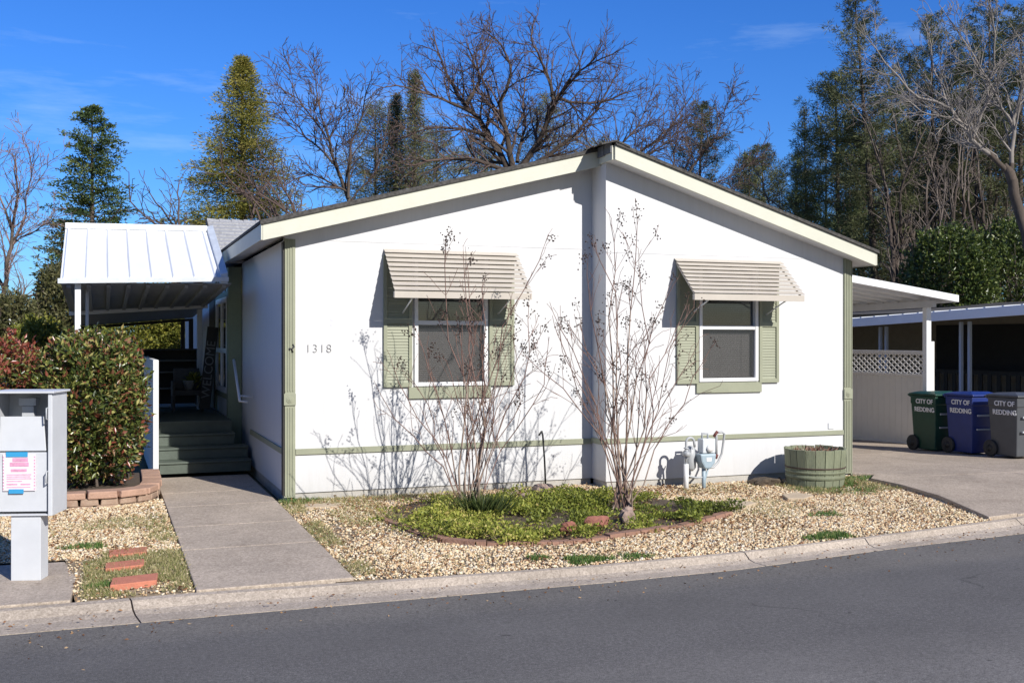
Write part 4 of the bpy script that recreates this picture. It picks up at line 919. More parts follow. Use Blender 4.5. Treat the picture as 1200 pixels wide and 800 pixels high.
array_mesh('dead_leaves', V, F, leafmat('dead leaves', [(0,(.12,.06,.04)),(.7,(.28,.15,.1)),(1,(.6,.5,.4))]), bb, np.repeat(pr.random(n),4))
rock('mound', (5.86,-.74,-.01), (.24,.16,.085), 6, mat('dark brown litter', (.085,.065,.045), 1., .4, 25, 1., 50), 'low dark brown mound between the gas meter and the barrel planter', None)
bpy.data.objects['mound']['category'] = 'mound'

# ------------------------------------------------------------------ bare branching
class Grow:
    def __init__(s, seed): s.r = random.Random(seed); s.np = np.random.default_rng(seed); s.segs = []; s.tips = []
    def rv(s, k=1.): return Vector((s.r.gauss(0,k), s.r.gauss(0,k), s.r.gauss(0,k)))
    def limb(s, p, d, L, r, lvl, o):
        step = o['step'][lvl]; n = max(2, int(L/step)); step = L/n; r1 = max(o['tip'], r*o.get('end',.3)); d = d.normalized()
        for i in range(n):
            t0, t1 = i/n, (i+1)/n
            d = (d + s.rv(o['wob'][lvl]) + Vector((0,0,o['up']))).normalized(); q = p + d*step
            ra, rb = r+(r1-r)*t0, r+(r1-r)*t1
            s.segs.append((tuple(p), tuple(q), ra, rb, lvl)); p = q
            if lvl > 0 and t1 > o.get('bare',.15):
                c = o['kids'][lvl]*step
                k = int(c) + (s.r.random() < c-int(c))
                for _ in range(k):
                    a = s.rv(); a = (a - d*a.dot(d)).normalized(); th = R(s.r.uniform(*o['ang'])); nd = d*math.cos(th) + a*math.sin(th)
                    s.limb(p, nd, max(o['minL'], L*s.r.uniform(*o['ratio'])*(1-.45*t1)), max(o['tip'], rb*.52), lvl-1, o)
        s.tips.append(tuple(p))
    def guide(s, pts, r0, r1, lvl, o):
        """a hand-shaped limb through real points, which then sprouts freely"""
        P = [Vector(p) for p in pts]; n = 0
        tot = sum((b-a).length for a, b in zip(P, P[1:])); acc = 0; p = P[0]
        for i in range(len(P)-1):
            a = P[max(i-1,0)]; b = P[i]; c = P[i+1]; e = P[min(i+2,len(P)-1)]; m = max(2, int((c-b).length/.35))
            for j in range(m):
                t = (j+1)/m; q = .5*((2*b)+(c-a)*t+(2*a-5*b+4*c-e)*t*t+(3*b-a-3*c+e)*t**3) + s.rv(.025)
                ln = (q-p).length; ra = r0+(r1-r0)*(acc/tot)**.8; acc = min(acc+ln, tot); rb = r0+(r1-r0)*(acc/tot)**.8
                s.segs.append((tuple(p), tuple(q), ra, rb, 9)); d = (q-p).normalized(); p = q
                if acc/tot > o.get('from',.12):
                    k = o['kids'][lvl]*ln*1.1; k = int(k) + (s.r.random() < k-int(k))
                    for _ in range(k):
                        x = s.rv(); x = (x - d*x.dot(d)).normalized(); th = R(s.r.uniform(*o['ang'])); nd = d*math.cos(th)+x*math.sin(th)+Vector((0,0,.15))
                        s.limb(p, nd, o['gl']*s.r.uniform(.5,1.1)*(1-.3*acc/tot), max(o['tip'], rb*.55), lvl-1, o)
        s.limb(p, d, o['gl']*(.55 if lvl else .2), r1, max(0,lvl-1), o)
    def build(s, root, mt, mb, thr, k=5, names=('trunk','branches')):
        A = [x[:4] for x in s.segs if x[2] >= thr]; B = [x[:4] for x in s.segs if x[2] < thr]
        if A: V, F = cones(A, 8 if len(A) < 4000 else 6); array_mesh(names[0], V, F, mt, root, smooth=True)
        if B: V, F = cones(B, k); array_mesh(names[1], V, F, mb, root)

# crape myrtles: many thin stems from one foot, seed heads at the tips
def myrtle(label, base, stems, seed, hmul=1.):
    root = thing('crape_myrtle', label, 'shrub', base, 'bare crape myrtle shrubs'); G = Grow(seed)
    o = dict(step=[.07,.09,.10,.12], wob=[.10,.09,.07,.05], up=.045, kids=[0,5.2,4.0,3.0], ang=(18,48), ratio=(.22,.5), tip=.0024, minL=.10, **{'from':.3}, gl=.55, end=.35, bare=.25)
    stems = stems + [(G.r.uniform(-.8,.8), G.r.uniform(-.3,.3), G.r.uniform(1.1,2.1), .0065) for _ in range(7)]
    for (dx, dy, z, r) in stems:
        b = Vector(base) + Vector((G.r.uniform(-.11,.11), G.r.uniform(-.08,.08), 0))
        e = Vector((base[0]+dx, base[1]+dy, z)); m1 = b.lerp(e,.35)+Vector((G.r.gauss(0,.05),G.r.gauss(0,.05),.06)); m2 = b.lerp(e,.7)+Vector((G.r.gauss(0,.05),G.r.gauss(0,.05),.04))
        G.guide([b,m1,m2,e], r*.9, .0042, 2, o)
    G.build(root, M['myrtle'], mat('pink tan twigs', (.21,.125,.10), .8, .3, 9), .0075, 4, ('stems','twigs'))
    # seed heads
    tips = [t for t in G.tips if t[2] > .95*hmul*.8 and G.r.random() < .085*(t[2]/1.2)**1.5]
    C = []; 
    for t in tips:
        for i in range(G.r.randint(6,18)):
            C.append((t[0]+G.r.gauss(0,.026), t[1]+G.r.gauss(0,.028), t[2]+G.r.gauss(0,.035)))
    C = np.array(C); n = len(C); s = G.np.uniform(.006,.0125,n)
    o8 = np.array([(1,0,0),(-1,0,0),(0,1,0),(0,-1,0),(0,0,1),(0,0,-1)], float); V = (C[:,None,:]+o8[None]*s[:,None,None]).reshape(-1,3)
    F = np.array([(0,2,4),(2,1,4),(1,3,4),(3,0,4),(2,0,5),(1,2,5),(3,1,5),(0,3,5)]); F = (np.arange(n)[:,None,None]*6+F[None]).reshape(-1,3)
    tag(array_mesh('seed_heads', V, F, M['seed'], root), kind='stuff')
myrtle('bare multi stemmed shrub with dry seed heads in front of the left window', (1.70,-1.50,0),
    [(-.30,.1,2.55,.013),(-.10,-.1,2.45,.014),(.03,.1,2.35,.012),(.15,-.05,2.2,.012),(.42,.05,2.0,.011),(.80,.1,2.65,.012),(.62,-.1,1.9,.010),(-.75,.1,1.35,.009),(-.95,-.1,1.15,.008),(-.45,.2,1.7,.010),(-.05,.25,1.7,.009),(.30,.3,1.6,.009),(.95,.2,1.5,.008),(.22,-.25,1.3,.008)], 41)
myrtle('taller bare multi stemmed shrub with dry seed heads in front of the wall step', (3.27,-1.92,0),
    [(-.42,.05,2.35,.013),(-.22,0,2.6,.015),(-.05,.1,2.85,.015),(.12,-.1,2.95,.015),(.28,.1,2.45,.013),(.50,0,2.2,.012),(.72,.1,1.9,.011),(-.70,.1,1.9,.011),(-.95,0,1.45,.010),(.95,.05,1.55,.010),(.05,.3,2.1,.011),(-.3,.3,1.8,.010),(.38,.25,1.7,.010)], 42, 1.05)

# ------------------------------------------------------------------ bare trees behind
OAK = dict(step=[.22,.28,.36,.45], wob=[.20,.19,.16,.12], up=.05, kids=[0,9,6.2,4.8], ang=(22,62), ratio=(.32,.64), tip=.007, minL=.22, gl=1.5, end=.4, bare=.1)
def guided(seed, d0, limbs, o, spread=1.6):
    G = Grow(seed)
    for pts, r0, r1, lvl in limbs:
        dd = G.r.uniform(-spread, spread); n = len(pts)
        r0, r1 = r0*.6, r1*.8
        P = [at(u, v, d0 + dd*min(1, i/max(1,n-1)) + G.r.gauss(0,.15)*(i > 0)) for i, (u, v) in enumerate(pts)]
        G.guide(P, r0, r1, lvl, o)
    return G
oak = thing('oak_tree', 'large bare oak with dark spreading limbs behind the roof ridge', 'tree', at(600,445,33), 'bare trees behind the house')
G = guided(7, 33, [
  ([(600,440),(598,330),(600,240),(602,205)], .42, .30, 0),
  ([(602,215),(578,165),(553,132),(537,114),(524,87),(514,62)], .20, .045, 3),
  ([(553,132),(515,114),(490,108),(465,100)], .10, .03, 2),
  ([(570,158),(530,150),(500,152),(472,162)], .10, .03, 2),
  ([(545,122),(562,95),(556,74),(548,54)], .10, .03, 2),
  ([(602,205),(592,150),(586,119),(600,89),(592,62),(580,46)], .19, .035, 3),
  ([(590,142),(570,106),(565,79),(572,54)], .09, .03, 2),
  ([(604,205),(630,168),(646,130),(650,116),(640,87),(630,62),(622,44)], .19, .035, 3),
  ([(650,116),(676,121),(705,119),(732,110)], .10, .03, 2),
  ([(648,119),(668,95),(690,76),(706,70)], .10, .03, 2),
  ([(612,200),(655,172),(688,142),(705,119),(718,97)], .13, .03, 2),
  ([(598,200),(560,188),(520,186),(485,194)], .13, .04, 2),
  ([(606,190),(614,150),(612,118),(618,90)], .10, .03, 2),
], dict(OAK), 2.2)
G.build(oak, M['barkdark'], M['twig'], .05, 3)
t2 = thing('bare_tree', 'slender bare tree with purple brown twigs left of the big oak', 'tree', at(415,445,30), 'bare trees behind the house')
G = guided(8, 30, [([(418,440),(418,330),(416,262)], .2, .16, 0),([(416,262),(404,222),(388,178),(377,135),(370,95)], .12, .02, 3),([(408,232),(411,170),(424,135),(428,110)], .08, .02, 2),([(396,196),(360,160),(338,135)], .07, .02, 2),([(408,225),(365,205),(332,218)], .06, .02, 2),([(384,165),(350,115),(340,95)], .05, .02, 2),([(412,235),(440,200),(452,160)], .05,.02,2)], dict(OAK, tip=.0075, gl=1.5, kids=[0,9,6.2,4.8]), 1.5)
G.build(t2, M['bark'], M['twig'], .035, 3)
t3 = thing('bare_tree', 'low spreading bare tree rising behind the right roof slope', 'tree', at(760,445,34), 'bare trees behind the house')
G = guided(9, 34, [([(720,440),(715,300),(712,215)], .25, .18, 0),([(712,215),(750,180),(785,150),(802,122)], .12, .025, 3),([(712,215),(725,175),(748,148),(760,120)], .1, .02, 2),([(720,210),(690,165),(682,140)], .1, .02, 2),([(730,200),(775,170),(800,150)],.08,.02,2)], dict(OAK, gl=1.6), 1.5)
G.build(t3, M['barkdark'], M['twig'], .04, 3)
t4 = thing('bare_tree', 'thin bare tree with grey twigs farthest right above the right roof slope', 'tree', at(800,445,38), 'bare trees behind the house')
G = guided(10, 38, [([(800,440),(796,300),(792,235)], .2, .14, 0),([(792,235),(815,190),(838,160),(850,130)], .10, .02, 3),([(795,225),(840,215),(880,190)], .06, .02, 2),([(795,220),(790,180),(796,150)],.07,.02,2)], dict(OAK, gl=1.7, tip=.009), 1.2)
G.build(t4, M['bark'], M['twig'], .04, 3)
t5 = thing('bare_tree', 'bare tree with pinkish twigs at the far left edge', 'tree', at(8,445,24), 'bare trees behind the house')
G = guided(11, 24, [([(10,440),(4,370),(8,310),(14,270),(20,215)], .13, .03, 3),([(4,372),(28,350),(52,342),(78,328)], .07, .02, 2),([(10,300),(28,250),(36,205),(38,185)], .06, .015, 3),([(6,340),(-20,290),(-30,230)], .07, .02, 2),([(14,270),(-4,220),(-2,180)], .05, .015, 2),([(12,290),(40,270),(55,262)], .04,.015,2)], dict(OAK, tip=.0055, gl=1.1, kids=[0,8,6,5], step=[.16,.2,.26,.3]), 1.)
G.build(t5, M['bark'], mat('pinkish twigs', (.26,.18,.165), .9, .2), .03, 3)
t6 = thing('bare_tree', 'large bare tree with pale grey arching limbs at the top right', 'tree', at(1225,445,30), 'bare trees behind the house')
G = guided(12, 30, [([(1232,440),(1216,340),(1199,262),(1184,205)], .24, .17, 0),([(1184,205),(1160,180),(1138,165),(1114,128),(1078,114),(1052,90),(1026,58)], .14, .02, 3),([(1138,165),(1156,115),(1166,60),(1162,10)], .08, .02, 3),([(1114,128),(1096,82),(1088,45)], .06, .02, 2),([(1184,205),(1188,140),(1200,80),(1205,20)], .12, .03, 3),([(1078,114),(1050,112),(1030,120)], .04, .015, 2),([(1170,190),(1130,145),(1080,132)], .05, .02, 2),([(1188,150),(1150,80),(1120,30)],.06,.02,3)], dict(OAK, tip=.0065, gl=1.5, kids=[0,7,5.2,4.2]), 1.6)
G.build(t6, M['bark'], M['twigpale'], .07, 5)
# low tangle of brush behind the left roof slope
for i, (u, v, d, lab, sd) in enumerate(((205,250,27,'small bare thicket tree just left of the olive conifer',61),(300,215,28,'tangled bare brush in front of the olive conifer',62),(350,235,27,'tangled grey brush low behind the left roof slope',63),(520,215,36,'tangled bare brush under the left limbs of the big oak',64),(600,195,37,'dense bare brush at the foot of the big oak limbs',65))):
    b = thing('bare_brush', lab, 'tree', at(u,445,d), 'bare brush behind the house'); G = Grow(sd)
    for j in range(5 if i else 4):
        uu = u+G.r.uniform(-25,25); p0 = at(uu, 440, d+G.r.uniform(-1,1)); p1 = at(uu+G.r.uniform(-30,30), v+60, d+G.r.uniform(-1,1)); p2 = at(uu+G.r.uniform(-60,60), v-G.r.uniform(-10,25), d+G.r.uniform(-1.5,1.5))
        G.guide([p0,p1,p2], .08, .02, 3 if i else 2, dict(OAK, gl=1.3, tip=.008, kids=[0,3.6,2.6,1.8], up=.0, wob=[.3,.28,.24,.2]))
    G.build(b, M['bark'], M['twig'], .04, 3)

# ------------------------------------------------------------------ evergreens
def conifer(name, label, base, top, rad, seed, m, nb=150, cl=(26,.34), lf=(.20,.05), droop=-.05, start=.15, taper=1.0, lean=(0,0), up=.35, group='evergreens behind the house', rtrunk=.16, gap=.0, cat='tree', flat=.35, density=1., tuft=False):
    rg = np.random.default_rng(seed); h = top-base[2]; o = thing(name, label, cat, base, group); segs = []; C = []; D = []; LU = []
    def tp(t): return np.array([base[0]+lean[0]*t**1.4, base[1]+lean[1]*t, base[2]+h*t])
    for i in range(24):
        a, b = i/24, (i+1)/24; segs.append((tp(a), tp(b), rtrunk*(1-a*.92), rtrunk*(1-b*.92)))
    for i in range(nb):
        t = start + (1-start)*((i+rg.random())/nb)**.92
        if t > .995: continue
        az = i*2.399 + rg.normal(0,.35); tt = (t-start)/(1-start)
        prof_ = ((1-tt)**taper) if taper > 0 else math.sin(math.pi*min(1,(tt*.86+.12)))**.7
        L = rad*prof_*rg.uniform(.45,1.12) + .05
        if rg.random() < gap: continue
        d = np.array([math.cos(az), math.sin(az), up*(.3+tt)+rg.normal(0,.1)]); d /= np.linalg.norm(d); p = tp(t); n = max(2, int(L/.28)); lum = rg.normal(0,.2)
        for j in range(n):
            q = p + d*L/n; segs.append((p, q, max(.006,.035*(1-j/n)*(1-tt*.7)), max(.005,.035*(1-(j+1)/n)*(1-tt*.7)))); p = q
            d = d + np.array([0,0,droop]) + rg.normal(0,.07,3); d /= np.linalg.norm(d)
            if (j+1)/n > .25 or n < 3:
                k = max(3, int(cl[0]*density*rg.uniform(.5,1.3))); s = cl[1]*rg.uniform(.6,1.15)*(.3+.7*(1-tt)**.6)
                c = p + rg.normal(0,1,(k,3))*np.array([s,s,s*flat])*.55; C.append(c); D.append((c-p)*(1.6 if tuft else 1)+d*s*.6+rg.normal(0,.08,(k,3))); LU.append(np.full(k, .5+lum)+rg.normal(0,.16,k))
    V, F = cones(segs, 5); array_mesh('trunk', V, F, M['bark'], o)
    C = np.concatenate(C); D = np.concatenate(D); n = len(C)
    hs_ = np.clip(1.15-.75*(C[:,2]-base[2])/h, .35, 1); V, F = leaves(C, D, lf[0]*hs_**.6*rg.uniform(.6,1.3,n), lf[1]*rg.uniform(.6,1.2,n), rg); array_mesh('crown', V, F, m, o, np.repeat(np.clip(np.concatenate(LU),0,1),4))
    return o
M['fir'] = leafmat('dark green conifer needles', [(0,(.03,.055,.02)),(.5,(.075,.12,.04)),(1,(.18,.22,.07))], .6, .15)
M['olive'] = leafmat('olive yellow conifer sprays', [(0,(.10,.115,.025)),(.5,(.26,.26,.055)),(1,(.48,.40,.11))], .6, .38)
M['cyp'] = leafmat('grey green cypress sprays', [(0,(.08,.09,.04)),(.5,(.19,.20,.09)),(1,(.33,.33,.17))], .6, .3)
M['pine'] = leafmat('grey green pine needles', [(0,(.04,.048,.022)),(.5,(.105,.12,.052)),(1,(.23,.24,.11))], .6, .15)
M['pinelight'] = leafmat('lighter pine needles', [(0,(.07,.10,.045)),(.5,(.16,.20,.085)),(1,(.29,.32,.15))], .6, .2)
def gb(u, d): p = at(u, 398, d); return (p.x, p.y, -.3)
def zt(v, d): return 1.8 + (398-v)/FP*d
conifer('redwood_tree', 'dark green conical evergreen rising behind the patio cover', gb(108,38), zt(124,38), 2.3, 51, M['fir'], nb=260, cl=(50,.36), lf=(.17,.05), start=.12, taper=.55, rtrunk=.17, droop=-.03, gap=.14)
conifer('cedar_tree', 'tall olive yellow conifer left of the bare trees', gb(284,34), zt(66,34), 3.6, 52, M['olive'], nb=600, cl=(46,.42), lf=(.17,.032), start=.08, taper=.86, rtrunk=.2, up=.2, flat=.55, gap=.1)
for i, (u, v, d, rd, lab) in enumerate(((440,122,42,2.3,'rounded grey green evergreen left of the two narrow cypresses'),(486,85,40,1.3,'narrow grey green cypress tallest behind the left roof slope'),(464,112,41,1.2,'shorter narrow cypress beside the tallest one'),(512,150,43,2.0,'grey green cypress right of the tallest one'),(560,160,48,2.6,'dusky evergreen seen through the left limbs of the oak'),(640,112,50,3.0,'dusky evergreen seen through the middle of the oak'),(700,165,50,2.2,'low dusky evergreen left of the roof peak'))):
    conifer('cypress_tree', lab, gb(u,d), zt(v,d), rd, 70+i, M['cyp'], nb=330, cl=(40,.36), lf=(.18,.026), start=.1, gap=.04, taper=.6 if rd < 2 else 0., rtrunk=.15, up=.9 if rd < 2 else .3, flat=.9)
# right hand pines
pines = [(815,122,48,1.8,'pine','pine showing through the bare tree right of the roof peak',0),
 (900,172,52,2.3,'pine','short dusky pine just above the right roof slope',0),(925,178,46,.7,'cyp','thin dark spire between two pines above the right roof slope',1),(948,128,46,.85,'cyp','taller narrow spire with brown green sprays right of the thin one',1),
 (985,88,44,2.3,'pinelight','bright bushy topped pine left of the tall dark pines',0),(1030,-8,42,2.0,'pine','tall leaning pine with a tufted top at the left of the dark grove',0),
 (1060,60,50,2.4,'pine','dense dark pine behind the leaning one',0),(1095,20,47,2.2,'pine','tall pine behind the left arching pale limb',0),(1125,75,52,2.6,'pine','broad pine in the middle of the right hand grove',0),
 (1160,-10,48,2.4,'pine','very tall pine behind the pale bare tree',0),(1195,10,44,2.4,'pine','tall pine at the right edge of the photo',0),(1010,165,55,2.2,'pine','low dark pine between the bright pine and the grove',0),(1080,150,56,2.4,'pine','short pine low behind the carport roof',0),(1170,120,56,2.8,'pine','low broad pine behind the evergreen bush',0)]
for i, (u, v, d, rd, mm, lab, kind) in enumerate(pines):
    conifer('cypress_tree' if kind else 'pine_tree', lab, gb(u,d), zt(v,d), rd, 90+i, M[mm], nb=180 if kind else 165, cl=(22,.34) if kind else (80,.28), lf=(.24,.026), tuft=not kind, start=.12 if kind else .28, taper=.55 if kind else 0., rtrunk=.14 if kind else .2, up=.9 if kind else .45, flat=.9 if kind else .8, lean=((-1.2,0) if u == 1030 else (random.Random(i).uniform(-.5,.5),0)), droop=.03, gap=0. if kind else .24, group='evergreens on the right')
for i, (u, v, d, rd, lab) in enumerate(((878,178,50,1.5,'small pine at the left end of the right hand group'),(968,150,58,2.2,'dusky pine low between the spires and the bright pine'),(1045,110,58,2.4,'dusky pine far behind the leaning tufted pine'),(1140,60,60,2.6,'dusky pine deep in the middle of the grove'))):
    conifer('pine_tree', lab, gb(u,d), zt(v,d), rd, 160+i, M['pine'], nb=120, cl=(84,.32), lf=(.26,.030), start=.2, taper=0., rtrunk=.17, up=.4, flat=.8, gap=.3, tuft=True, group='evergreens on the right')
# thin leaning dark trunks in the grove
for i, (u0, u1, v1, d, lab) in enumerate(((1075,1040,90,43,'leaning thin dark trunk crossing the grove, left one'),(1062,1030,190,40,'short leaning dark trunk low in the grove'),(1112,1090,110,45,'thin dark trunk near the middle of the grove'),(1150,1135,90,44,'dark trunk left of the pale bare tree'))):
    b = thing('bare_trunk_tree', lab, 'tree', at(u0,445,d), 'thin dark trunks in the grove'); G = Grow(120+i)
    P = [at(u0+8,440,d), at(u0,330,d), at((u0+u1)/2,(330+v1)/2,d+.5), at(u1,v1,d+1)]
    G.guide(P, .15, .03, 2, dict(OAK, gl=1.8, tip=.011, kids=[0,1.4,1.0,.8])); G.build(b, M['barkdark'], M['bark'], .05, 3)

for i, (u, v, d, lab) in enumerate(((1000,150,46,'bare grey branched tree low between the bright pine and the grove'),(1055,120,40,'bare dark branched tree in the left part of the grove'),(1100,140,41,'bare dark branched tree in the middle of the grove'),(1140,130,42,'bare dark branched tree right of the middle of the grove'),(1178,100,43,'bare dark branched tree behind the pale limbs'),(1085,210,38,'low bare thicket tree above the leafy evergreen'),(930,205,45,'low bare tree just above the right roof slope'))):
    b = thing('bare_grove_tree', lab, 'tree', at(u,445,d), 'bare trees in the grove'); G = Grow(220+i)
    for j in range(3):
        uu = u+G.r.uniform(-14,14); G.guide([at(u,440,d), at(uu,330,d+G.r.uniform(-1,1)), at(uu+G.r.uniform(-22,22),(v+330)/2,d+G.r.uniform(-1,1)), at(uu+G.r.uniform(-45,45),v+G.r.uniform(0,45),d+G.r.uniform(-1.5,1.5))], .13, .025, 3, dict(OAK, gl=1.8, tip=.009, kids=[0,5,3.4,1.5], up=.03))
    G.build(b, M['barkdark'], mat('grey brown grove twigs', (.13,.105,.09), .9, .3, 3) if i == 0 else bpy.data.materials['grey brown grove twigs'], .05, 3)

# leafy evergreens and shrubs
M['camellia'] = leafmat('glossy dark evergreen leaves', [(0,(.02,.035,.01)),(.4,(.05,.08,.02)),(.75,(.12,.16,.035)),(1,(.28,.30,.10))], .35, .2, .5)
M['sunny'] = leafmat('yellow green sunlit leaves', [(0,(.05,.06,.012)),(.4,(.15,.17,.03)),(.8,(.30,.29,.05)),(1,(.42,.38,.10))], .5, .3)
M['dull'] = leafmat('dull olive leaves', [(0,(.03,.035,.012)),(.5,(.09,.095,.035)),(1,(.21,.19,.09))], .5, .2)
def bush(name, lab, u, vt, vb, d, wpx, n, m, sd, lw=(.09,.045), grp=None, depth=1.5, cat='shrub', lump=.14):
    c = at(u, (vt+vb)/2, d); h = (vb-vt)/2/FP*d; w = wpx/2/FP*d
    return shrub(name, lab, cat, tuple(c), (w, depth, h), n, lw, m, sd, grp, base=-.4, shell=.35, lump=lump, box=2.3, stemr=.03, shoots=120)
bush('evergreen_tree', 'glossy dark leafy evergreen bulging above the neighbouring carport', 1112, 268, 430, 33, 92, 16000, M['camellia'], 131, (.14,.07), 'leafy evergreens at the right', 1.5, 'tree')
bush('evergreen_tree', 'second leafy evergreen at the right edge, behind the neighbouring carport', 1185, 262, 430, 34, 110, 15000, M['camellia'], 132, (.14,.07), 'leafy evergreens at the right', 1.6, 'tree', .18)
bush('background_shrub', 'yellow green bush seen under the patio cover, left half', 140, 345, 440, 27, 110, 15000, M['sunny'], 133, (.10,.045), 'bushes behind the porch', 1.2)
bush('background_shrub', 'yellow green bush seen under the patio cover, right half', 212, 345, 440, 27.6, 60, 11000, M['sunny'], 134, (.10,.045), 'bushes behind the porch', 1.2)
bush('background_shrub', 'dark leafy shrub against the left porch post', 68, 318, 440, 21, 56, 7000, M['dull'], 135, (.10,.04), 'shrubs at the left', .8)
bush('background_shrub', 'olive shrub below the pinkish bare tree at the left edge', 12, 350, 440, 19, 70, 8000, M['dull'], 136, (.09,.035), 'shrubs at the left', .9)
bush('background_shrub', 'small yellowish shrub between the olive shrub and the dark one', 45, 382, 440, 17, 50, 5000, M['sunny'], 137, (.08,.035), 'shrubs at the left', .6)
conifer('background_tree', 'sparse brownish green tree just left of the patio cover', gb(72,26), zt(262,26), .75, 138, M['dull'], nb=70, cl=(24,.24), lf=(.11,.05), start=.2, taper=0., rtrunk=.07, gap=.2, group='shrubs at the left')
fh = thing('far_house', 'distant low house with a white roof at the left edge', 'house', tuple(at(30,445,75)))
p = at(30,376,75)
g = MB(); g.prism_y([(p.x-2,p.z-.4),(p.x+2,p.z-.4),(p.x+1.2,p.z+.3),(p.x-1.2,p.z+.3)], p.y, p.y+6); g.build('roof', M['metalw'], fh)
g = MB(); g.box(p.x-1.8,p.x+1.8,p.y+.2,p.y+5.8,-.4,p.z-.41); g.build('wall', M['nwall'], fh)

# ------------------------------------------------------------------ carport, fence, bins
cpo = thing('carport', 'flat white carport roof attached to the right side of the house', 'carport', (9.4,4,0))
xa, xb, yf, yk = 7.66, 11.38, 1.8, 9.5; za, zb_ = 3.035, 2.54; dr = -.035
g = MB(); g.hexa([(xa,yf+.04,za-.03),(xb-.03,yf+.04,zb_-.03),(xb-.03,yk,zb_-.03-.12),(xa,yk,za-.03-.12),(xa,yf+.04,za-.015),(xb-.03,yf+.04,zb_-.015),(xb-.03,yk,zb_-.015-.12),(xa,yk,za-.015-.12)])
n = 18
for i in range(n):
    y = yf+.2+.4*i; dz = -.12*(y-yf)/(yk-yf); g.hexa([(xa,y,za-.07+dz),(xb-.04,y,zb_-.07+dz),(xb-.04,y+.05,zb_-.07+dz),(xa,y+.05,za-.07+dz),(xa,y,za-.03+dz),(xb-.04,y,zb_-.03+dz),(xb-.04,y+.05,zb_-.03+dz),(xa,y+.05,za-.03+dz)])
g.build('roof_panel', M['metalw'], cpo)
g = MB(); g.hexa([(xa,yf,za-.115),(xb,yf,zb_-.115),(xb,yf+.04,zb_-.115),(xa,yf+.04,za-.115),(xa,yf,za),(xb,yf,zb_),(xb,yf+.04,zb_),(xa,yf+.04,za)]); g.build('fascia', M['metalw'], cpo, .004)
g = MB(); g.hexa([(xb-.03,yf+.04,zb_-.115),(xb,yf+.04,zb_-.115),(xb,yk,zb_-.235),(xb-.03,yk,zb_-.235),(xb-.03,yf+.04,zb_),(xb,yf+.04,zb_),(xb,yk,zb_-.12),(xb-.03,yk,zb_-.12)]); g.build('fascia', M['metalw'], cpo, .004)
g = MB(); g.hexa([(xb-.28,yf+.3,zb_-.19),(xb-.20,yf+.3,zb_-.19),(xb-.20,yk,zb_-.30),(xb-.28,yk,zb_-.30),(xb-.28,yf+.3,zb_-.08),(xb-.20,yf+.3,zb_-.08),(xb-.20,yk,zb_-.19),(xb-.28,yk,zb_-.19)]); g.build('beam', M['metalgrey'], cpo)
for y in (2.32, 8.6):
    g = MB(); g.box(11.13,11.23,y-.05,y+.05,-.4,2.36); g.build('post', M['metalw'], cpo, .006)

fn = thing('lattice_fence', 'beige vinyl privacy fence panel with a lattice top by the driveway', 'fence', (11.9,4.2,-.15))
g = MB(); nb_ = 14; y0, y1 = 3.12, 5.35
for i in range(nb_): a = y0+(y1-y0)*i/nb_; g.box(11.90,11.93,a+.002,a+(y1-y0)/nb_-.002,-.14,1.13)
g.build('boards', M['vinyl'], fn)
g = MB(); g.box(11.88,11.95,y0,y1,1.13,1.18); g.box(11.88,11.95,y0,y1,1.53,1.60); g.box(11.88,11.95,y0,y1,-.2,-.1); g.build('rail', M['vinyl'], fn, .004)
for y, z in ((y0-.12,1.77),(y1,1.77)):
    g = MB(); g.box(11.86,11.97,y,y+.12,-.25,z); g.build('fence_post', M['vinyl'], fn, .006)
g = MB(); sp = .155
zz0, zz1 = 1.18, 1.53; hh = zz1-zz0
def clip_slat(ya, s):
    yb_ = ya + s*hh*1.45; w = .023
    t0, t1 = 0., 1.
    for bound, sign in ((y0, 1), (y1, -1)):
        fa, fb = (ya-bound)*sign, (yb_-bound)*sign
        if fa < 0 and fb < 0: return
        if fa < 0: t0 = max(t0, -fa/(fb-fa))
        if fb < 0: t1 = min(t1, fa/(fa-fb))
    if t1-t0 < .05: return
    A = (ya+(yb_-ya)*t0, zz0+hh*t0); B = (ya+(yb_-ya)*t1, zz0+hh*t1); x = 11.905 if s > 0 else 11.915
    g.hexa([(x,A[0]-w,A[1]),(x+.008,A[0]-w,A[1]),(x+.008,A[0]+w,A[1]),(x,A[0]+w,A[1]),(x,B[0]-w,B[1]),(x+.008,B[0]-w,B[1]),(x+.008,B[0]+w,B[1]),(x,B[0]+w,B[1])])
k = y0-1.0
while k < y1+1.0: clip_slat(k, 1); clip_slat(k, -1); k += sp
g.build('lattice', M['vinyl'], fn)
# the fence carries on towards the street, lower, out of the carport's view? (not in the photo: left out)

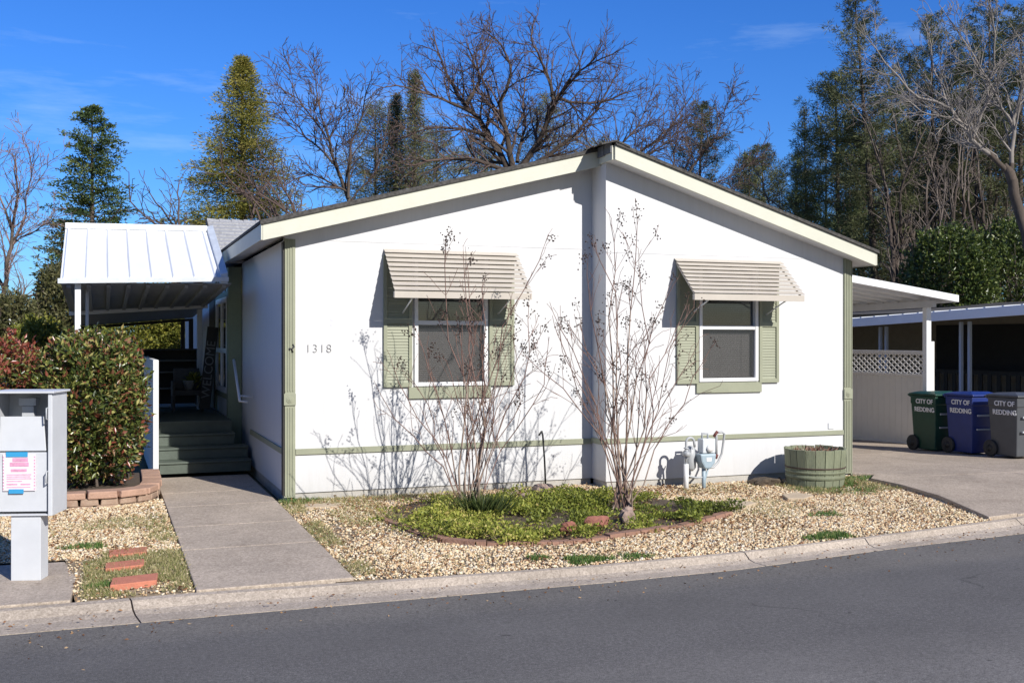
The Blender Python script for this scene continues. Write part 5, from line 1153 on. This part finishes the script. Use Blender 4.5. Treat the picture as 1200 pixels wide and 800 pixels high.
def bin_(cx, cy, z, m, label, lidm):
    """wheeled cart; corner nearest the camera at (cx, cy); front faces -y, wheels at the back (+y)"""
    root = thing('wheeled_bin', label, 'bin', (cx+.27, cy+.3, z), 'city waste carts')
    w, l, h = .54, .58, .93; t = .055
    g = MB()
    def ring(k, zz): return [(cx+k, cy+k*1.2, zz), (cx+w-k, cy+k*1.2, zz), (cx+w-k, cy+l-k*.5, zz), (cx+k, cy+l-k*.5, zz)]
    R0 = ring(t, z+.03); R1 = ring(.012, z+.78); R2 = ring(0, z+.80); R3 = ring(0, z+h)
    vs = R0+R1+R2+R3; fs = [(3,2,1,0)]
    for k in range(3):
        for j in range(4): fs.append((k*4+j, k*4+(j+1)%4, (k+1)*4+(j+1)%4, (k+1)*4+j))
    fs.append((12,13,14,15)); g.add(vs, fs)
    body = g.build('body', m, root, .018)
    g = MB(); g.box(cx-.015,cx+w+.015,cy-.03,cy+l+.02,z+h+.002,z+h+.035); g.hexa([(cx+.0,cy-.01,z+h+.036),(cx+w,cy-.01,z+h+.036),(cx+w,cy+l,z+h+.036),(cx,cy+l,z+h+.036),(cx+.09,cy+.12,z+h+.075),(cx+w-.09,cy+.12,z+h+.075),(cx+w-.09,cy+l-.1,z+h+.065),(cx+.09,cy+l-.1,z+h+.065)])
    g.build('lid', lidm, root, .012)
    g = MB(); g.tube([(cx+.03,cy+l,z+h-.03),(cx+.03,cy+l+.08,z+h+.0),(cx+w-.03,cy+l+.08,z+h+.0),(cx+w-.03,cy+l,z+h-.03)], .016, 8); g.build('handle', m, root)
    for xx in (cx+.0, cx+w-.05):
        g = MB(); g.tube([(xx,cy+l-.04,z+.13),(xx+.05,cy+l-.04,z+.13)], .13, 24); wh = g.build('wheel', M['rubber'], root, .008)
        g = MB(); g.tube([(xx-.004,cy+l-.04,z+.13),(xx+.002,cy+l-.04,z+.13)], .055, 16); g.build('hub', M['black'], wh)
    g = MB(); g.box(cx+.1,cx+w-.1,cy-.02,cy+.0,z+.62,z+.65); g.box(cx+.1,cx+w-.1,cy-.012,cy+.018,z+.40,z+.425); g.build('catch_bar', M['pipegrey'], root)
    for s, zz in (('CITY OF', .80), ('REDDING', .665)):
        text_mesh('lettering', s, .105, M['lettering'], root, (cx-.006 if zz > .78 else cx-.0005, cy+l*.42, z+zz+.0), (0,-1,0), (-.0 if zz > .78 else -.085,0,1), .003, .0025, 'CENTER')
    return root
bin_(10.86,1.78,-.06, M['greenbin'], 'dark green wheeled cart, nearest the lattice fence', M['greenbin'])
bin_(10.92,1.04,-.035, M['bluebin'], 'blue wheeled cart standing between the green and the grey one', M['bluebin'])
bin_(10.97,.20,-.01, M['greybin'], 'dark grey wheeled cart at the right edge of the photo', M['greybin'])

# neighbouring carport and house
nb = thing('neighbour_carport', 'neighbouring low carport with a white roof edge and pale blue posts', 'carport', (17,7,-.3))
g = MB(); g.hexa([(15.7,1.0,2.43),(15.74,1.0,2.43),(15.74,20,1.78),(15.7,20,1.78),(15.7,1.0,2.64),(15.74,1.0,2.64),(15.74,20,1.99),(15.7,20,1.99)]); g.build('fascia', M['metalw'], nb, .004)
g = MB(); g.hexa([(15.74,1.0,2.60),(21.5,1.0,2.95),(21.5,20,2.3),(15.74,20,1.95),(15.74,1.0,2.62),(21.5,1.0,2.97),(21.5,20,2.32),(15.74,20,1.97)])
for i in range(38):
    y = 1.1+.5*i; dz = -.65*(y-1)/19; g.hexa([(15.74,y,2.62+dz),(21.5,y,2.97+dz),(21.5,y+.06,2.97+dz),(15.74,y+.06,2.62+dz),(15.74,y,2.66+dz),(21.5,y,3.01+dz),(21.5,y+.06,3.01+dz),(15.74,y+.06,2.66+dz)])
g.build('roof_panel', M['metalgrey'], nb)
for y in (6.82,7.08,9.58,9.80,4.2,4.45):
    g = MB(); g.box(16.46,16.53,y-.035,y+.035,-.5,2.3-.03*(y-4)); g.build('post', M['postblue'], nb, .004)
nh = thing('neighbour_house', 'shaded tan house wall under the neighbouring carport', 'house', (20,8,-.3))
g = MB(); g.box(19.6,26,1,20,-.5,2.55); g.build('wall', M['nwall'], nh)
g = MB(); g.prism_y([(19.3,2.56),(26.3,2.56),(22.9,2.9)], 1.2, 20); g.build('roof', M['shingle'], nh)
g = MB(); g.box(19.57,19.6,8.0,11.2,.9,2.2); g.build('window', M['interior'], nh)
g = MB(); g.box(19.57,19.6,4.6,5.6,-.3,1.9); g.build('door', M['darkwood'], nh)
rlg = thing('porch_railing', 'dark slatted railing along the neighbouring porch', 'railing', (19,8,-.3))
g = MB(); g.box(18.9,18.98,2,14,.92,1.02); g.box(18.9,18.98,2,14,.0,.08); g.build('rail', M['darkwood'], rlg)
g = MB(); y = 2.0
while y < 14: g.box(18.92,18.95,y,y+.13,.08,.92); y += .30
g.build('balusters', M['darkwood'], rlg)

# ------------------------------------------------------------------ sky, sun, camera
w = bpy.data.worlds.new('World'); sc.world = w; w.use_nodes = True; nt = w.node_tree; nt.nodes.clear(); N, L = nt.nodes, nt.links
SUN = Vector((.34,-1,.66)).normalized(); elev = math.asin(SUN.z); az = math.atan2(SUN.x, SUN.y)
sky = N.new('ShaderNodeTexSky'); sky.sky_type = 'NISHITA'; sky.sun_disc = False; sky.sun_elevation = elev; sky.sun_rotation = az; sky.air_density = 1.1; sky.dust_density = .3; sky.ozone_density = 2.5; sky.altitude = 200
hs = N.new('ShaderNodeHueSaturation'); hs.inputs['Saturation'].default_value = 1.22; hs.inputs['Value'].default_value = 1.; L.new(sky.outputs[0], hs.inputs['Color'])
tc = N.new('ShaderNodeTexCoord'); mp = N.new('ShaderNodeMapping'); mp.inputs['Scale'].default_value = (2.2,2.2,15); mp.inputs['Rotation'].default_value = (0.25,.1,0); L.new(tc.outputs['Generated'], mp.inputs[0])
no = N.new('ShaderNodeTexNoise'); no.inputs['Scale'].default_value = 1.3; no.inputs['Detail'].default_value = 8; no.inputs['Roughness'].default_value = .62; L.new(mp.outputs[0], no.inputs[0])
rp = N.new('ShaderNodeValToRGB'); rp.color_ramp.elements[0].position = .56; rp.color_ramp.elements[1].position = .80; rp.color_ramp.elements[0].color = (0,0,0,1); rp.color_ramp.elements[1].color = (.35,.35,.35,1); L.new(no.outputs[0], rp.inputs[0])
dp = N.new('ShaderNodeVectorMath'); dp.operation = 'DOT_PRODUCT'; dp.inputs[1].default_value = (-SUN.x, -SUN.y, .15); L.new(tc.outputs['Generated'], dp.inputs[0])
tn = N.new('ShaderNodeMapRange'); tn.interpolation_type = 'SMOOTHSTEP'; tn.inputs[1].default_value = -.75; tn.inputs[2].default_value = .25; L.new(dp.outputs['Value'], tn.inputs[0])
tint = N.new('ShaderNodeMixRGB'); tint.inputs[1].default_value = (.42,.45,.54,1); tint.inputs[2].default_value = (.44,.83,1.52,1); L.new(tn.outputs[0], tint.inputs[0])
mt = N.new('ShaderNodeMixRGB'); mt.blend_type = 'MULTIPLY'; mt.inputs[0].default_value = 1; L.new(hs.outputs[0], mt.inputs[1]); L.new(tint.outputs[0], mt.inputs[2])
mx = N.new('ShaderNodeMixRGB'); mx.inputs[2].default_value = (7,9,11,1); L.new(rp.outputs[0], mx.inputs[0]); L.new(mt.outputs[0], mx.inputs[1])
bg = N.new('ShaderNodeBackground'); bg.inputs['Strength'].default_value = .085; L.new(mx.outputs[0], bg.inputs[0])
wo = N.new('ShaderNodeOutputWorld'); L.new(bg.outputs[0], wo.inputs[0])
sl_ = bpy.data.lights.new('sun', 'SUN'); sl_.energy = 4.8; sl_.angle = R(.53); sl_.color = (1,.955,.89); so = bpy.data.objects.new('sun', sl_); COL.objects.link(so); so.rotation_euler = (-SUN).to_track_quat('-Z','Y').to_euler()
cm = bpy.data.cameras.new('camera'); cm.sensor_width = 36; cm.lens = 37.5; cm.clip_end = 2000; cm.shift_y = -2/1200; co = bpy.data.objects.new('camera', cm); COL.objects.link(co)
co.location = CAM; co.rotation_euler = (R(90), 0, -YAW); sc.camera = co
vs = sc.view_settings; vs.view_transform = 'Standard'; vs.look = 'None'; vs.exposure = .22; vs.gamma = 1; vs.use_curve_mapping = False
sc.cycles.max_bounces = 8; sc.cycles.diffuse_bounces = 2; sc.cycles.transparent_max_bounces = 12
